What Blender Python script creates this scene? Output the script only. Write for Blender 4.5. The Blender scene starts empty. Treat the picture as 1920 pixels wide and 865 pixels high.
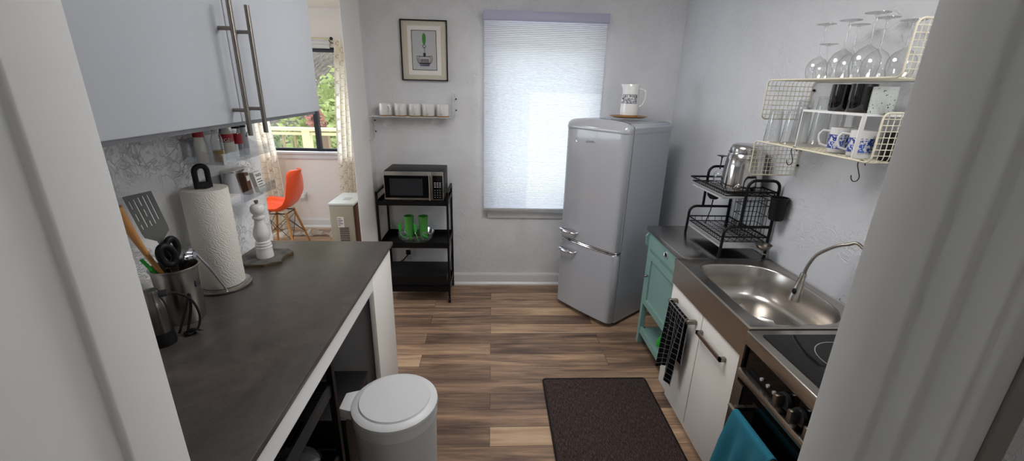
import bpy, bmesh, math, random
from mathutils import Vector, Matrix, Euler
random.seed(7)
C = bpy.context.scene.collection
PI = math.pi
sin, cos = math.sin, math.cos

# ---------------------------------------------------------------- materials
def lin(h):
    if isinstance(h, str):
        h = h.lstrip('#'); v = [int(h[i:i+2], 16)/255 for i in (0, 2, 4)]
    else:
        v = list(h)
    return tuple((c/12.92 if c <= .04045 else ((c+.055)/1.055)**2.4) for c in v) + (1,)

def mat(name, col='#808080', rough=.5, metal=0, spec=.5, bump=None, coat=0, **k):
    m = bpy.data.materials.new(name); m.use_nodes = True
    nt = m.node_tree; p = nt.nodes['Principled BSDF']
    p.inputs['Base Color'].default_value = lin(col)
    p.inputs['Roughness'].default_value = rough
    p.inputs['Metallic'].default_value = metal
    p.inputs['Specular IOR Level'].default_value = spec
    p.inputs['Coat Weight'].default_value = coat
    if bump:
        sc, st, di = bump
        tc = nt.nodes.new('ShaderNodeTexCoord'); n = nt.nodes.new('ShaderNodeTexNoise')
        n.inputs['Scale'].default_value = sc; n.inputs['Detail'].default_value = 4
        b = nt.nodes.new('ShaderNodeBump'); b.inputs['Strength'].default_value = st; b.inputs['Distance'].default_value = di
        nt.links.new(tc.outputs['Object'], n.inputs['Vector']); nt.links.new(n.outputs['Fac'], b.inputs['Height'])
        nt.links.new(b.outputs['Normal'], p.inputs['Normal'])
    return m

class NT:
    """small node helper"""
    def __init__(s, m): s.m = m; s.t = m.node_tree; s.p = s.t.nodes.get('Principled BSDF')
    def n(s, typ, **k):
        x = s.t.nodes.new(typ)
        for a, v in k.items():
            if a in x.inputs.keys(): x.inputs[a].default_value = v
            else: setattr(x, a, v)
        return x
    def l(s, a, b): s.t.links.new(a, b)
    def math(s, op, a, b=None, clamp=False):
        x = s.t.nodes.new('ShaderNodeMath'); x.operation = op; x.use_clamp = clamp
        for i, v in enumerate((a, b)):
            if v is None: continue
            if isinstance(v, (int, float)): x.inputs[i].default_value = v
            else: s.l(v, x.inputs[i])
        return x.outputs[0]
    def ramp(s, fac, stops, interp='LINEAR'):
        r = s.t.nodes.new('ShaderNodeValToRGB'); r.color_ramp.interpolation = interp
        e = r.color_ramp.elements
        while len(e) < len(stops): e.new(.5)
        for i, (pos, c) in enumerate(stops):
            e[i].position = pos; e[i].color = lin(c) if not isinstance(c, tuple) else c
        s.l(fac, r.inputs[0]); return r.outputs[0]
    def obj(s, scale=(1, 1, 1), rot=(0, 0, 0)):
        tc = s.t.nodes.new('ShaderNodeTexCoord'); mp = s.t.nodes.new('ShaderNodeMapping')
        mp.inputs['Scale'].default_value = scale; mp.inputs['Rotation'].default_value = rot
        s.l(tc.outputs['Object'], mp.inputs[0]); return mp.outputs[0]

def plaster(name, col, strength=.55, scale=1.0, sharp=False):
    m = mat(name, col, rough=.55, spec=.4); t = NT(m)
    v = t.obj((scale,)*3)
    n1 = t.n('ShaderNodeTexNoise', Scale=9.0, Detail=4.0, Roughness=.55, Distortion=1.6); t.l(v, n1.inputs['Vector'])
    n2 = t.n('ShaderNodeTexNoise', Scale=21.0, Detail=3.0, Distortion=1.8); t.l(v, n2.inputs['Vector'])
    n3 = t.n('ShaderNodeTexNoise', Scale=5.0, Detail=2.0); t.l(v, n3.inputs['Vector'])
    K, W0 = (0, 0, 0, 1), (1, 1, 1, 1)
    r1 = t.ramp(n1.outputs['Fac'], [(.43, K), (.5, W0), (.53, (.55,)*3+(1,)), (.66, (.35,)*3+(1,))])
    if sharp: r1 = t.ramp(n1.outputs['Fac'], [(.478, K), (.5, W0), (.512, (.45,)*3+(1,)), (.6, (.35,)*3+(1,))])
    r2 = t.ramp(n2.outputs['Fac'], [(.50, K), (.555, W0), (.60, K)])
    m3 = t.ramp(n3.outputs['Fac'], [(.42, (.12,)*3+(1,)), (.6, W0)])
    h = t.math('MULTIPLY', t.math('ADD', t.math('MULTIPLY', r1, .55), t.math('MULTIPLY', r2, .35)), m3)
    b = t.n('ShaderNodeBump', Strength=strength, Distance=.010); t.l(h, b.inputs['Height']); t.l(b.outputs[0], t.p.inputs['Normal'])
    return m

def glass_mat(name, tint=(1, 1, 1), gloss=.06, edge=.55, alpha=.06, rim=False):
    """thin clear glass / acrylic: transparent with fresnel gloss"""
    m = bpy.data.materials.new(name); m.use_nodes = True; nt = m.node_tree; nt.nodes.clear()
    o = nt.nodes.new('ShaderNodeOutputMaterial'); tr = nt.nodes.new('ShaderNodeBsdfTransparent'); gl = nt.nodes.new('ShaderNodeBsdfGlossy')
    tr.inputs[0].default_value = (*tint, 1); gl.inputs['Roughness'].default_value = .03
    lw = nt.nodes.new('ShaderNodeLayerWeight'); lw.inputs[0].default_value = .35
    mp = nt.nodes.new('ShaderNodeMapRange'); mp.inputs['To Min'].default_value = gloss; mp.inputs['To Max'].default_value = edge
    ed = nt.nodes.new('ShaderNodeValToRGB'); ed.color_ramp.elements[0].position = .45; ed.color_ramp.elements[0].color = (*tint, 1)
    ed.color_ramp.elements[1].position = 1.0; ed.color_ramp.elements[1].color = (.42, .44, .44, 1)
    if rim: nt.links.new(lw.outputs['Facing'], ed.inputs[0]); nt.links.new(ed.outputs[0], tr.inputs[0])
    df = nt.nodes.new('ShaderNodeBsdfDiffuse'); df.inputs[0].default_value = (.85, .87, .87, 1)
    m1 = nt.nodes.new('ShaderNodeMixShader'); m2 = nt.nodes.new('ShaderNodeMixShader'); m2.inputs[0].default_value = alpha
    nt.links.new(lw.outputs['Facing'], mp.inputs[0]); nt.links.new(mp.outputs[0], m1.inputs[0])
    nt.links.new(tr.outputs[0], m1.inputs[1]); nt.links.new(gl.outputs[0], m1.inputs[2])
    nt.links.new(m1.outputs[0], m2.inputs[1]); nt.links.new(df.outputs[0], m2.inputs[2])
    nt.links.new(m2.outputs[0], o.inputs[0]); return m

M = {}
M['wall'] = plaster('plaster_wall', '#DEDFE1', .5, 1.5)
M['wall_rough'] = plaster('plaster_rough', '#F4F4F4', 1.0, .9, True)
M['wall_right'] = plaster('plaster_right', '#D4D6DA', .42, 1.2)
M['wall_din'] = plaster('plaster_dining', '#EDE8E4', .2)
M['smooth'] = mat('painted_smooth', '#DADAD9', .45, bump=(8, .12, .004))
M['ceiling'] = mat('ceiling_paint', '#E9E7E2', .8)
M['jamb'] = mat('jamb_paint', '#EAEBE9', .35, bump=(22, .1, .002))
M['jamb_shaded'] = mat('jamb_paint_shaded', '#8F8B84', .5)  # jamb paint with the dark hall's shade put into its colour
M['trim'] = mat('trim_paint', '#DDDEDF', .35)
M['cab'] = mat('cabinet_white', '#B0B4BA', .38)
M['cab_edge'] = mat('cabinet_grey_edge', '#8E8F92', .4)
M['white'] = mat('white_lacquer', '#ECECEB', .35)
M['warmwhite'] = mat('white_laminate', '#EFECE5', .45)
M['greyshade'] = mat('grey_shaded_panel', '#9A9B9C', .5)  # end cabinet's shaded near face, put into the colour as grey
M['binwhite'] = mat('bin_plastic', '#C6C8C9', .4)
M['steel'] = mat('brushed_steel', '#B5B0AA', .27, 1, bump=(60, .04, .001))
M['steel_top'] = mat('steel_worktop', '#A9A7A4', .22, 1)
M['steel_dark'] = mat('dark_brushed_steel', '#6E6B68', .25, 1)
M['chrome'] = mat('chrome', '#E4E5E8', .08, 1)
M['nickel'] = mat('brushed_nickel', '#8F8880', .3, 1)
M['black'] = mat('black_metal', '#0A0A0B', .45, 0, .25)
M['blackplastic'] = mat('black_plastic', '#0C0C0E', .5, 0, .3)
M['blackglass'] = mat('black_glass', '#040405', .06, 0, .22)
M['darkgrey'] = mat('dark_grey', '#2C2D30', .45)
M['grey'] = mat('grey_plastic', '#77797B', .45)
M['turner'] = mat('dark_grey_nylon', '#595A57', .45)
M['lightgrey'] = mat('light_grey', '#B4B6B8', .4)
M['teal'] = mat('teal_paint', '#7D9F98', .45, bump=(30, .05, .002))
M['fridge'] = mat('fridge_enamel', '#A3A5AA', .12, 0, .5, coat=.4)
M['fridge_side'] = mat('fridge_side_enamel', '#A6ACB3', .22)
M['green'] = mat('green_enamel', '#4C9543', .25)
M['greenp'] = mat('green_plastic', '#37B03C', .3)
M['orange'] = mat('orange_shell', '#FF5A22', .35)
M['wood'] = mat('beech_wood', '#C08A4E', .45, bump=(40, .1, .001))
M['woodtray'] = mat('tray_wood', '#9C7446', .4)
M['porcelain'] = mat('porcelain', '#DEDEDC', .12, coat=.3)
M['cream'] = mat('cream_wire', '#D9D3BD', .35)
M['whitewire'] = mat('white_wire', '#C9C9C6', .35)
M['beige'] = mat('beige_plastic', '#A9A493', .5)
M['beigetop'] = mat('pale_plastic', '#D9DBD6', .4)
M['paper'] = mat('paper', '#E6E3DC', .8)
M['print'] = mat('print_ink', '#2A2A2C', .7)
M['red'] = mat('red_print', '#A8142A', .4)
M['blue'] = mat('blue_print', '#2E6FB8', .4)
M['oil'] = mat('yellow_oil', '#A98412', .15)
M['brownbox'] = mat('brown_box', '#5A3B28', .6)
M['wire_dark'] = mat('dark_wire', '#35302A', .35, .6)
M['bluetowel'] = mat('turquoise_terry', '#217389', .95, bump=(400, .8, .003))
M['deckwood'] = mat('pale_painted_wood', '#D6CBA6', .6)
M['baluster'] = mat('brown_baluster', '#8C7A62', .6)
M['bark'] = mat('bark', '#5A4634', .9)
M['glass'] = glass_mat('clear_glass', (.98,.985,.985), .06, .6, .03, True)
M['acrylic'] = glass_mat('clear_acrylic', (.985, .99, .99), .035, .5, .03)
M['pane'] = glass_mat('window_pane', (.96, .98, .98), .03, .3, .0)
M['tint'] = glass_mat('smoky_glass', (.75, .77, .78), .08, .6, .08)
M['alu'] = mat('dark_window_frame', '#2B2E38', .4, .3)

# floor: vinyl planks running along X
def floor_mat():
    m = mat('wood_planks', '#6b5a4a', .42, spec=.35); t = NT(m)
    v = t.obj()
    br = t.n('ShaderNodeTexBrick', Scale=1.0); br.offset = .37; br.offset_frequency = 2
    for a, b in (('Brick Width', 1.22), ('Row Height', .128), ('Mortar Size', .0012), ('Mortar Smooth', .1), ('Bias', 0.0)): br.inputs[a].default_value = b
    br.inputs['Color1'].default_value = (0, 0, 0, 1); br.inputs['Color2'].default_value = (1, 1, 1, 1); br.inputs['Mortar'].default_value = (.5, .5, .5, 1)
    t.l(v, br.inputs['Vector'])
    g = t.obj((1.1, 15, 1)); gn = t.n('ShaderNodeTexNoise', Scale=1.6, Detail=7.0, Roughness=.62, Distortion=.7)
    off = t.n('ShaderNodeVectorMath', operation='ADD'); t.l(g, off.inputs[0])
    cmb = t.n('ShaderNodeCombineXYZ'); t.l(t.math('MULTIPLY', br.outputs['Color'], 37.0), cmb.inputs[0]); t.l(t.math('MULTIPLY', br.outputs['Color'], 11.0), cmb.inputs[2])
    t.l(cmb.outputs[0], off.inputs[1]); t.l(off.outputs[0], gn.inputs['Vector'])
    fine = t.n('ShaderNodeTexNoise', Scale=5.0, Detail=5.0, Roughness=.7); g2 = t.obj((1.5, 60, 1)); t.l(g2, fine.inputs['Vector'])
    big = t.n('ShaderNodeTexNoise', Scale=1.3, Detail=3.0, Distortion=.8); g3 = t.obj((1.0, 3.5, 1)); t.l(g3, big.inputs['Vector'])
    f = t.math('ADD', t.math('MULTIPLY', gn.outputs['Fac'], .75), t.math('MULTIPLY', fine.outputs['Fac'], .25))
    f = t.math('ADD', f, t.math('MULTIPLY', t.math('SUBTRACT', br.outputs['Color'], .5), .30))
    f = t.math('ADD', f, t.math('MULTIPLY', t.math('SUBTRACT', big.outputs['Fac'], .5), .35))
    c = t.ramp(f, [(.22, '#4C3D35'), (.37, '#735D4E'), (.50, '#977B64'), (.63, '#B7987A'), (.82, '#CDB797')])
    mx = t.n('ShaderNodeMix', data_type='RGBA'); t.l(br.outputs['Fac'], mx.inputs[0]); t.l(c, mx.inputs[6]); mx.inputs[7].default_value = lin('#241C18')
    t.l(mx.outputs[2], t.p.inputs['Base Color'])
    b = t.n('ShaderNodeBump', Strength=.25, Distance=.002); t.l(f, b.inputs['Height']); t.l(b.outputs[0], t.p.inputs['Normal'])
    return m
M['floor'] = floor_mat()

def counter_mat():
    m = mat('charcoal_stone_laminate', '#2b2725', .34, spec=.6); t = NT(m)
    v = t.obj(); a = t.n('ShaderNodeTexNoise', Scale=4.0, Detail=8.0, Roughness=.7, Distortion=1.5); t.l(v, a.inputs['Vector'])
    b = t.n('ShaderNodeTexNoise', Scale=220.0, Detail=2.0); t.l(v, b.inputs['Vector'])
    f = t.math('ADD', t.math('MULTIPLY', a.outputs['Fac'], .75), t.math('MULTIPLY', b.outputs['Fac'], .25))
    c = t.ramp(f, [(.3, '#332F2D'), (.5, '#48433F'), (.62, '#57504C'), (.75, '#6B635E')]); t.l(c, t.p.inputs['Base Color']); return m
M['counter'] = counter_mat()

def mat_rug():
    m = mat('woven_mat', '#3a302d', .95, spec=.1); t = NT(m)
    v = t.obj(); w = t.n('ShaderNodeTexNoise', Scale=260.0, Detail=2.0); t.l(v, w.inputs['Vector'])
    g = t.obj((260, 40, 1)); w2 = t.n('ShaderNodeTexNoise', Scale=1.0, Detail=3.0); t.l(g, w2.inputs['Vector'])
    f = t.math('ADD', t.math('MULTIPLY', w.outputs['Fac'], .5), t.math('MULTIPLY', w2.outputs['Fac'], .5))
    c = t.ramp(f, [(.35, '#1F1A19'), (.5, '#3A302D'), (.68, '#635550')]); t.l(c, t.p.inputs['Base Color'])
    b = t.n('ShaderNodeBump', Strength=.6, Distance=.002); t.l(f, b.inputs['Height']); t.l(b.outputs[0], t.p.inputs['Normal']); return m
M['rug'] = mat_rug()

def check_mat():
    m = mat('black_check_cloth', '#0B0B0D', .95, spec=.1); t = NT(m)
    uv = t.n('ShaderNodeUVMap'); sp = t.n('ShaderNodeSeparateXYZ'); t.l(uv.outputs[0], sp.inputs[0])
    def line(o, k, w):
        fr = t.math('FRACT', t.math('MULTIPLY', o, k)); return t.math('LESS_THAN', fr, w)
    f = t.math('MAXIMUM', line(sp.outputs[0], 6.0, .05), line(sp.outputs[1], 13.0, .045))
    mx = t.n('ShaderNodeMix', data_type='RGBA'); t.l(f, mx.inputs[0]); mx.inputs[6].default_value = lin('#0D0D10'); mx.inputs[7].default_value = lin('#9C9C9E')
    t.l(mx.outputs[2], t.p.inputs['Base Color']); return m
M['check'] = check_mat()

def curtain_mat():
    m = mat('curtain_cloth', '#E6DECF', .9, spec=.1); t = NT(m)
    uv = t.n('ShaderNodeUVMap'); sp = t.n('ShaderNodeSeparateXYZ'); t.l(uv.outputs[0], sp.inputs[0])
    x, y = sp.outputs[0], sp.outputs[1]
    s = t.math('MULTIPLY', t.math('SINE', t.math('MULTIPLY', y, 48.0)), .26)
    fx = t.math('MULTIPLY', x, 14.0)
    a = t.math('ABSOLUTE', t.math('SUBTRACT', t.math('FRACT', t.math('ADD', t.math('MULTIPLY', fx, .5), s)), .5))
    b = t.math('ABSOLUTE', t.math('SUBTRACT', t.math('FRACT', t.math('ADD', t.math('SUBTRACT', t.math('MULTIPLY', fx, .5), s), .5)), .5))
    f = t.math('LESS_THAN', t.math('MINIMUM', a, b), .03)
    mx = t.n('ShaderNodeMix', data_type='RGBA'); t.l(f, mx.inputs[0]); mx.inputs[6].default_value = lin('#FBF7EF'); mx.inputs[7].default_value = lin('#D6CAB5')
    t.l(mx.outputs[2], t.p.inputs['Base Color'])
    tr = t.n('ShaderNodeBsdfTranslucent'); t.l(mx.outputs[2], tr.inputs[0]); ms = t.n('ShaderNodeMixShader'); ms.inputs[0].default_value = .6
    o = t.t.nodes['Material Output']; t.l(t.p.outputs[0], ms.inputs[1]); t.l(tr.outputs[0], ms.inputs[2]); t.l(ms.outputs[0], o.inputs[0]); return m
M['curtain'] = curtain_mat()

def shade_mat():
    m = mat('cellular_shade_fabric', '#E9EAF2', .9, spec=.1); t = NT(m)
    tr = t.n('ShaderNodeBsdfTranslucent'); tr.inputs[0].default_value = lin('#F1F3FA'); ms = t.n('ShaderNodeMixShader'); ms.inputs[0].default_value = .52
    o = t.t.nodes['Material Output']; t.l(t.p.outputs[0], ms.inputs[1]); t.l(tr.outputs[0], ms.inputs[2]); t.l(ms.outputs[0], o.inputs[0]); return m
M['shade'] = shade_mat()
M['headrail'] = mat('pale_lilac_headrail', '#B4B3CB', .45)

def pattern_mat(name, base, inks, scale=60.0, lo=.46, lo2=.54, dist=2.0):
    m = mat(name, base, .15, coat=.3); t = NT(m)
    v = t.obj(); n = t.n('ShaderNodeTexNoise', Scale=scale, Detail=2.0, Distortion=dist); t.l(v, n.inputs['Vector'])
    c = t.ramp(n.outputs['Fac'], [(0, inks[0]), (lo, inks[0]), (lo+.01, base), (lo2, base), (lo2+.01, inks[1])], 'CONSTANT'); t.l(c, t.p.inputs['Base Color']); return m
M['mug_floral'] = pattern_mat('floral_mug_print', '#DADADB', ('#27408E', '#3C5CB4'), 45.0, .47, .55, 1.0)
M['terracotta'] = pattern_mat('medallion_print', '#B9A6A2', ('#8A3B33', '#5A5C86'), 70.0, .45, .55, 1.0)
M['ink_blue'] = mat('dark_blue_ink', '#2B2C4C', .25)
M['blackceramic'] = mat('black_ceramic', '#070708', .12, coat=.4)
M['speckle'] = pattern_mat('speckled_mug', '#BCC2BE', ('#33383A', '#BCC2BE'), 150.0, .33, .99, 0.0)

def towel_paper():
    m = mat('quilted_paper', '#D8D4CB', .9, spec=.1); t = NT(m)
    v = t.obj((1, 1, 1)); w = t.n('ShaderNodeTexWave', Scale=42.0, Distortion=14.0, Detail=1.0); w.inputs['Detail Scale'].default_value = .9; w.bands_direction = 'DIAGONAL'
    t.l(v, w.inputs['Vector']); b = t.n('ShaderNodeBump', Strength=.35, Distance=.0015); t.l(w.outputs['Fac'], b.inputs['Height']); t.l(b.outputs[0], t.p.inputs['Normal']); return m
M['roll'] = towel_paper()

def slate_mat():
    m = mat('slate', '#55544F', .6); t = NT(m); v = t.obj(); n = t.n('ShaderNodeTexNoise', Scale=25.0, Detail=6.0); t.l(v, n.inputs['Vector'])
    c = t.ramp(n.outputs['Fac'], [(.35, '#3C3B38'), (.6, '#63615B'), (.8, '#6E6250')]); t.l(c, t.p.inputs['Base Color'])
    b = t.n('ShaderNodeBump', Strength=.5, Distance=.003); t.l(n.outputs['Fac'], b.inputs['Height']); t.l(b.outputs[0], t.p.inputs['Normal']); return m
M['slate'] = slate_mat()
M['slate_edge'] = mat('slate_edge', '#54402A', .8, bump=(90, 1, .004))

def hill_mat():
    m = mat('dry_hillside', '#8b7a66', .95, spec=.1); t = NT(m); v = t.obj(); n = t.n('ShaderNodeTexNoise', Scale=2.6, Detail=9.0, Roughness=.8); t.l(v, n.inputs['Vector'])
    c = t.ramp(n.outputs['Fac'], [(.35, '#3E4236'), (.45, '#5F574C'), (.55, '#7A6F66'), (.65, '#958A80')]); t.l(c, t.p.inputs['Base Color'])
    b = t.n('ShaderNodeBump', Strength=1.0, Distance=.4); t.l(n.outputs['Fac'], b.inputs['Height']); t.l(b.outputs[0], t.p.inputs['Normal']); return m
M['hill'] = hill_mat()
def leaf_mat(name, a, b):
    m = mat(name, a, .7, spec=.2); t = NT(m)
    i = t.n('ShaderNodeTexNoise', Scale=2.5, Detail=3.0); t.l(t.obj(), i.inputs['Vector'])
    c = t.ramp(i.outputs['Fac'], [(.35, a), (.65, b)]); t.l(c, t.p.inputs['Base Color'])
    tr = t.n('ShaderNodeBsdfTranslucent'); t.l(c, tr.inputs[0]); ms = t.n('ShaderNodeMixShader'); ms.inputs[0].default_value = .4
    o = t.t.nodes['Material Output']; t.l(t.p.outputs[0], ms.inputs[1]); t.l(tr.outputs[0], ms.inputs[2]); t.l(ms.outputs[0], o.inputs[0]); return m
M['leaf'] = leaf_mat('yellow_green_leaves', '#76804A', '#A3AA72')
M['leaf2'] = leaf_mat('mid_green_leaves', '#5E7048', '#84936A')
M['leafred'] = leaf_mat('red_leaves', '#8A5148', '#A3746A')

# ---------------------------------------------------------------- mesh helper
WL = {}   # world offset of each thing's space
class B:
    def __init__(s): s.bm = bmesh.new(); s.uv = None
    def box(s, x0, y0, z0, x1, y1, z1):
        v = [s.bm.verts.new(p) for p in ((x0,y0,z0),(x1,y0,z0),(x1,y1,z0),(x0,y1,z0),(x0,y0,z1),(x1,y0,z1),(x1,y1,z1),(x0,y1,z1))]
        for f in ((3,2,1,0),(4,5,6,7),(0,1,5,4),(1,2,6,5),(2,3,7,6),(3,0,4,7)): s.bm.faces.new([v[i] for i in f])
        return s
    def prism(s, pts, z0, z1):
        a = [s.bm.verts.new((x, y, z0)) for x, y in pts]; b = [s.bm.verts.new((x, y, z1)) for x, y in pts]
        n = len(pts)
        s.bm.faces.new(a[::-1]); s.bm.faces.new(b)
        for i in range(n): s.bm.faces.new((a[i], a[(i+1)%n], b[(i+1)%n], b[i]))
        return s
    def extr(s, pts3, vec):
        """extrude planar 3d polygon along vec"""
        vec = Vector(vec); a = [s.bm.verts.new(p) for p in pts3]; b = [s.bm.verts.new(Vector(p)+vec) for p in pts3]; n = len(a)
        s.bm.faces.new(a[::-1]); s.bm.faces.new(b)
        for i in range(n): s.bm.faces.new((a[i], a[(i+1)%n], b[(i+1)%n], b[i]))
        return s
    def ring(s, c, u, v, r, n): return [s.bm.verts.new(c + u*(r*cos(2*PI*i/n)) + v*(r*sin(2*PI*i/n))) for i in range(n)]
    def bridge(s, a, b):
        n = len(a)
        for i in range(n): s.bm.faces.new((a[i], a[(i+1)%n], b[(i+1)%n], b[i]))
    def cyl(s, p0, p1, r0, r1=None, n=20, caps=True):
        p0, p1 = Vector(p0), Vector(p1); r1 = r0 if r1 is None else r1
        d = (p1-p0).normalized(); u = d.orthogonal().normalized(); v = d.cross(u)
        a = s.ring(p0, u, v, r0, n); b = s.ring(p1, u, v, r1, n); s.bridge(a, b)
        if caps: s.bm.faces.new(a[::-1]); s.bm.faces.new(b)
        return s
    def tube(s, pts, r, n=8, closed=False, caps=True):
        P = [Vector(p) for p in pts]; N = len(P); rr = r if isinstance(r, (list, tuple)) else [r]*N
        rings = []; u = None
        for i, p in enumerate(P):
            a = P[(i-1) % N] if (closed or i > 0) else p; b = P[(i+1) % N] if (closed or i < N-1) else p
            d = (b-a).normalized()
            if u is None: u = d.orthogonal().normalized()
            else: u = (u - d*u.dot(d)); u = u.normalized() if u.length > 1e-6 else d.orthogonal().normalized()
            rings.append(s.ring(p, u, d.cross(u), rr[i], n))
        for i in range(N-1): s.bridge(rings[i], rings[i+1])
        if closed: s.bridge(rings[-1], rings[0])
        elif caps: s.bm.faces.new(rings[0][::-1]); s.bm.faces.new(rings[-1])
        return s
    def lathe(s, prof, c=(0, 0, 0), n=32, sx=1, sy=1):
        rings = []
        for r, z in prof:
            if r < 1e-5: rings.append([s.bm.verts.new((c[0], c[1], c[2]+z))])
            else: rings.append([s.bm.verts.new((c[0]+sx*r*cos(2*PI*i/n), c[1]+sy*r*sin(2*PI*i/n), c[2]+z)) for i in range(n)])
        for a, b in zip(rings, rings[1:]):
            if len(a) == 1 and len(b) == 1: continue
            for i in range(n):
                j = (i+1) % n
                if len(a) == 1: s.bm.faces.new((a[0], b[j], b[i]))
                elif len(b) == 1: s.bm.faces.new((a[i], a[j], b[0]))
                else: s.bm.faces.new((a[i], a[j], b[j], b[i]))
        return s
    def grid(s, fn, nu, nv, uvs=(1, 1)):
        """surface fn(u,v)->xyz with uv"""
        if s.uv is None: s.uv = s.bm.loops.layers.uv.new('UVMap')
        V = [[s.bm.verts.new(fn(i/nu, j/nv)) for j in range(nv+1)] for i in range(nu+1)]
        for i in range(nu):
            for j in range(nv):
                f = s.bm.faces.new((V[i][j], V[i+1][j], V[i+1][j+1], V[i][j+1]))
                for lp, (a, b) in zip(f.loops, ((i, j), (i+1, j), (i+1, j+1), (i, j+1))): lp[s.uv].uv = (a/nu*uvs[0], b/nv*uvs[1])
        return s
    def sphere(s, c, r, seg=16, sc=(1, 1, 1)):
        m = Matrix.Translation(c) @ Matrix.Diagonal((sc[0], sc[1], sc[2], 1)); bmesh.ops.create_uvsphere(s.bm, u_segments=seg, v_segments=max(6, seg//2), radius=r, matrix=m); return s
    def bevel(s, w, seg=3, sel=None):
        es = [e for e in s.bm.edges if (sel is None or sel(e))]
        bmesh.ops.bevel(s.bm, geom=es, offset=w, segments=seg, profile=.5, affect='EDGES'); return s
    def build(s, name, m, parent=None, smooth=40, solid=0, subsurf=0, origin=None):
        bm = s.bm
        off = Vector(WL.get(parent.name, (0, 0, 0))) if parent else Vector((0, 0, 0))
        if not parent:
            xs = [v.co for v in bm.verts]
            off = Vector(((min(v.x for v in xs)+max(v.x for v in xs))/2, (min(v.y for v in xs)+max(v.y for v in xs))/2, min(v.z for v in xs)))
            if name.startswith(('floor', 'wall', 'ceiling')): off = Vector((0, 0, 0))
        bmesh.ops.translate(bm, verts=bm.verts, vec=-off)
        bmesh.ops.recalc_face_normals(bm, faces=bm.faces)
        me = bpy.data.meshes.new(name); bm.to_mesh(me); bm.free()
        me.materials.append(M[m] if isinstance(m, str) else m)
        o = bpy.data.objects.new(name, me); C.objects.link(o)
        if smooth:
            me.shade_smooth(); me.set_sharp_from_angle(angle=math.radians(smooth))
        if parent: o.parent = parent; WL[o.name] = tuple(off)
        else: o.location = off; WL[o.name] = tuple(off)
        if solid: md = o.modifiers.new('s', 'SOLIDIFY'); md.thickness = solid; md.offset = 0
        if subsurf: md = o.modifiers.new('d', 'SUBSURF'); md.levels = md.render_levels = subsurf
        return o

def tag(o, label, cat, group=None, kind=None):
    o['label'] = label; o['category'] = cat
    if group: o['group'] = group
    if kind: o['kind'] = kind
    return o
def st(o):
    o['kind'] = 'structure'; return o
def thing(name, label, cat, loc=(0, 0, 0), rotz=0, group=None, local=False):
    o = bpy.data.objects.new(name, None); C.objects.link(o); o.location = loc; o.rotation_euler = (0, 0, rotz)
    o.empty_display_size = .05
    WL[o.name] = (0, 0, 0) if local else tuple(loc)
    return tag(o, label, cat, group)
def lab(o, l): o['label'] = l; return o
def dup(root, loc, rotz=None, label=None, scale=None):
    def cp(o, par):
        c = o.copy(); C.objects.link(c)
        if par: c.parent = par
        for ch in [x for x in bpy.data.objects if x.parent == o]: cp(ch, c)
        return c
    r = cp(root, None); r.location = loc
    if rotz is not None: r.rotation_euler = (0, 0, rotz)
    if scale is not None: r.scale = (scale,)*3 if isinstance(scale, (int, float)) else scale
    if label: r['label'] = label
    return r
def text(s, size, loc, rot, m, parent, name, depth=.0003):
    cu = bpy.data.curves.new(name, 'FONT'); cu.body = s; cu.size = size; cu.extrude = depth; cu.align_x = 'CENTER'; cu.align_y = 'CENTER'
    tmp = bpy.data.objects.new(name, cu); C.objects.link(tmp); bpy.context.view_layer.update()
    me = bpy.data.meshes.new_from_object(tmp.evaluated_get(bpy.context.evaluated_depsgraph_get())); bpy.data.objects.remove(tmp)
    me.materials.clear(); me.materials.append(M[m]); o = bpy.data.objects.new(name, me); C.objects.link(o)
    off = Vector(WL.get(parent.name, (0, 0, 0))); o.parent = parent; o.location = Vector(loc)-off; o.rotation_euler = rot; return o
def arc(c, r, a0, a1, n, u, v):
    c, u, v = Vector(c), Vector(u), Vector(v)
    return [c + u*(r*cos(a0+(a1-a0)*i/n)) + v*(r*sin(a0+(a1-a0)*i/n)) for i in range(n+1)]
def rrect(x0, y0, x1, y1, r, n=6):
    P = []
    for cx, cy, a in ((x1-r, y1-r, 0), (x0+r, y1-r, PI/2), (x0+r, y0+r, PI), (x1-r, y0+r, 1.5*PI)):
        for i in range(n+1): P.append((cx+r*cos(a+PI/2*i/n), cy+r*sin(a+PI/2*i/n)))
    return P

def cr(P, n=8):
    P = [Vector(p) for p in P]; Q = [P[0]*2-P[1]]+P+[P[-1]*2-P[-2]]; out = []
    for i in range(1, len(Q)-2):
        for k in range(n):
            f = k/n; a, b_, c, d = Q[i-1:i+3]; out.append(.5*((2*b_)+(c-a)*f+(2*a-5*b_+4*c-d)*f*f+(3*b_-a-3*c+d)*f**3))
    out.append(P[-1]); return out
CEIL = 2.44
def rw(y): return 1.46+(3.51-y)*.0265      # face of the right wall

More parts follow.
